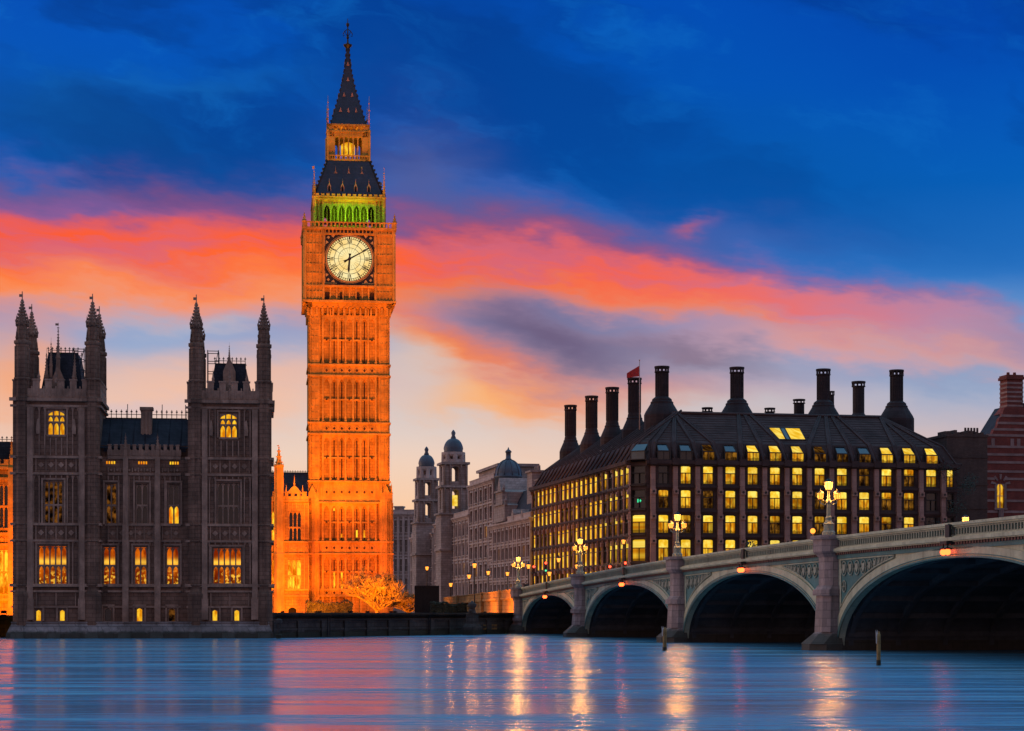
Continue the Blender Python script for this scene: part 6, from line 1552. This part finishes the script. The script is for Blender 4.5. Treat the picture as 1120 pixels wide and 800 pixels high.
# those along the street side stand on the far ridge line
for u, v, d in ((624,443.4,367.7),(647,433.4,352),(669.6,424,338.7),(694,413.7,325)):
    X_, Y_ = at(u, d); dx_, dy_ = X_-HF.X, Y_-HF.Y; lx = dx_*HF.c+dy_*HF.s; ly = -dx_*HF.s+dy_*HF.c
    chimney(lx, ly, EYE+(V0-v)/FPX*d-GZ, 1)
def vent(u, v0, v1, yy, r, zb=None):
    x = hx_(u, yy); z0, z1 = zr-.3, HF.z(v0, x, yy); c = MB()
    c.lathe(x, yy, [(r,z0),(r,z1-.7),(r*1.2,z1-.68),(r*1.2,z1-.58),(r*.4,z1-.56)], 12)
    for q in range(8): an = 2*PI*q/8; c.box(x+r*math.cos(an)-.07, x+r*math.cos(an)+.07, yy+r*math.sin(an)-.07, yy+r*math.sin(an)+.07, z1-.6, z1-.2)
    c.lathe(x, yy, [(r*1.2,z1-.22),(r*1.2,z1),(r*.3,z1+.03)], 12); obj('roof_vent', c, M_DUCT, ro)
vent(773.6,446,453,14,.72); vent(842,446.5,453,14,.72); vent(874,437,453,16,.82); vent(909.6,428,453,18,.4)
x = hx_(939,22); z1 = HF.z(417.5,x,22); c = MB(); c.lathe(x,22,[(2.0,zr-3),(2.0,zr+.6),(1.2,zr+1.6),(.95,zr+2),(.95,z1-.9),(1.12,z1-.88),(1.12,z1-.75),(.4,z1-.73)],14)
for q in range(9): an = 2*PI*q/9; c.box(x+.95*math.cos(an)-.1,x+.95*math.cos(an)+.1,22+.95*math.sin(an)-.1,22+.95*math.sin(an)+.1,z1-.78,z1-.25)
c.lathe(x,22,[(1.14,z1-.28),(1.14,z1),(.3,z1+.04)],14); obj('chimney', c, M_DUCT, ro)
# flag on its staff
X_, Y_ = at(699.5, 305); zt_ = EYE+(V0-394.5)/FPX*305; zb_ = EYE+(V0-470)/FPX*305
fl = empty('flagpole', 'thin flagpole with a drooping red flag above the roof corner', 'flagpole', (X_, Y_, zb_))
p = MB(); H_ = zt_-zb_; p.tube([(0,0,0),(0,0,H_)], .09, 6, .06); p.ball(0,0,H_+.05,.12); obj('pole', p, M_PORTT, fl)
p = MB(); nU, nV = 8, 8
for i in range(nU):
    for j in range(nV):
        def P(a, b):
            s_ = a/nU; t_ = b/nV; zz = H_-.75-t_*(1.6-.9*s_)-s_*1.15*(1) ; return (-s_*1.9, .18*math.sin(s_*7+t_*2)*s_, zz)
        p.face((P(i,j),P(i+1,j),P(i+1,j+1),P(i,j+1)), True)
obj('flag', p, M_RED, fl)

# ------------------------------------------------------------------ right-hand buildings
Bf = Fr(1035.5, 316, HY, GZ); bb = thing('brown_brick_block', 'plain windowless brown brick block with a ragged top, right of the bronze-roofed office', 'building', Bf)
bz = lambda v: Bf.z(v, 3); x1 = Bf.x(1080)
b = MB(); b.box(0, x1, 0, 9, 0, bz(475)); b.box(-.12, x1+.12, -.12, 9.1, bz(478), bz(475.5)); obj('wall', b, M_BROWN, bb)
c = MB(); rq = random.Random(3)
for i in range(14): a = x1*i/14; c.box(a, a+x1/14-.03, .4+rq.random(), 3.5, bz(475), bz(475)+rq.uniform(.15,.75))
for i in range(5): c.lathe(x1*.6+i*.5, 2.2, [(.2,bz(475)),(.17,bz(475)+1.2)], 7)
obj('chimney_pots', c, M_BROWN, bb)
for v in (500,530,556): c = MB(); c.box(-.1, x1+.1, -.1, .02, bz(v)-.12, bz(v)+.12); obj('string_course', c, M_BROWN, bb)
Nf = Fr(1079, 345, HY, GZ); nb_ = thing('banded_brick_building', 'red brick building banded with white stone, with a gabled wall and tall banded chimney', 'building', Nf)
nx = Nf.x; nz = lambda v: Nf.z(v, 4)
wh = (nx(1090.2), nx(1098.2), nz(556), nz(529.5))
w = MB(); w.wall(0, nx(1150), 0, nz(476), [wh], 0, .45); w.box(0, nx(1150), .6, 12, 0, nz(476)-.01); w.box(0,.2,.002,.7,0,nz(476)-.01)
w.exy([(0,nz(476)),(nx(1150),nz(476)),(nx(1150),nz(470)),(nx(1132),nz(456)),(nx(1126),nz(448)),(nx(1119),nz(446)),(nx(1098.5),nz(446)),(nx(1096),nz(455)),(nx(1093),nz(458)),(nx(1090.5),nz(468)),(nx(1087),nz(470)),(nx(1085.5),nz(475))], 0, 1.0); wall = obj('wall', w, M_BRICK, nb_)
t = MB()
for v, u0, u1 in ((476.5,1079,1150),(489,1079,1150),(497.5,1079,1150),(506,1079,1150),(516,1079,1150),(524,1099,1150),(536,1099,1150),(548,1099,1150),(560,1079,1150),(463,1091,1132),(455,1095,1127),(470,1087,1140)):
    if v in (524,536,548): t.box(0, nx(1088), -.09, .02, nz(v)-.2, nz(v)+.2)
    t.box(nx(u0)-.03, nx(u1), -.09, .02, nz(v)-.2, nz(v)+.2)
cx, cz = (wh[0]+wh[1])/2, wh[3]-.1
for q in range(9):
    an = PI*(q+.5)/9; 
    if q % 2 == 0:
        P_ = [(cx+r*math.cos(an+o_), cz+r*math.sin(an+o_)) for r, o_ in ((.85,-.15),(1.75,-.12),(1.75,.12),(.85,.15))]; t.exy(P_[::-1], -.14, .02)
t.box(wh[0]-.4, wh[0], -.12, .02, wh[2], wh[3]); t.box(wh[1], wh[1]+.4, -.12, .02, wh[2], wh[3]); t.box(wh[0]-.5, wh[1]+.5, -.25, .02, wh[2]-.3, wh[2]); t.lathe(cx, -.2, [(.35,wh[2]-3.2),(.5,wh[2]-.4),(.55,wh[2]-.3)], 8)
for u in (1086,1107,1114): t.box(nx(u)-.3, nx(u)+.3, -.1, .02, nz(489), nz(480))
obj('stone_band', t, M_BAND, wall)
f = MB(); f.box(cx-.05, cx+.05, .15, .35, wh[2], wh[3]); f.box(wh[0], wh[1], .15, .35, (wh[2]+wh[3])/2-.05, (wh[2]+wh[3])/2+.05); f.arch(wh[0], wh[1], wh[3]-.8, wh[3], .02, .4, 6, True); fo = obj('window', f, M_PORTT, nb_); p = MB(); p.face(((wh[0],.4,wh[2]),(wh[1],.4,wh[2]),(wh[1],.4,wh[3]),(wh[0],.4,wh[3]))); obj('pane', p, L_YEL, fo)
c = MB(); xa, xb = nx(1099.3,2), nx(1116.5,2); c.box(xa, xb, 1.2, 4.0, nz(446), nz(414)); c.box(xa-.25, xb+.25, .95, 4.25, nz(414), nz(411)); c.box(xa-.1, xb+.1, 1.1, 4.1, nz(411), nz(409)); c.frus((xa-.9,xb+.6,.6,4.6),(xa,xb,1.2,4.0), nz(452), nz(444)); co = obj('chimney', c, M_BRICK, nb_)
t = MB()
for v in (418,423,428,433,438,443): t.box(xa-.06, xb+.06, 1.14, 4.06, nz(v)-.16, nz(v)+.16)
obj('stone_band', t, M_BAND, co)
for u in (1104,1111): 
    p_ = MB(); p_.lathe(nx(u,2), 2.5, [(.3,nz(409)),(.24,nz(405.5))], 8); obj('chimney_pot', p_, M_BRICK, co)
r_ = MB(); r_.exy([(nx(1098),nz(476)),(nx(1150),nz(476)),(nx(1150),nz(438)),(nx(1120),nz(440))], 1.2, 11.5); obj('roof', r_, M_SLATE, nb_)
# trees behind the bridge parapet
leafy(815, 262, 8.2, 4.2, 'small dark leafy tree showing over the parapet, left of the other dark tree', GZ, 'dark trees behind the bridge', 3)
leafy(833, 258, 9.6, 3.4, 'small dark leafy tree showing over the parapet, right of the other dark tree', GZ, 'dark trees behind the bridge', 8)
leafy(1046, 309, 24, 5.5, 'tall dark leafy tree between the bronze-roofed office and the brown brick block', GZ, 'dark trees behind the bridge', 5)
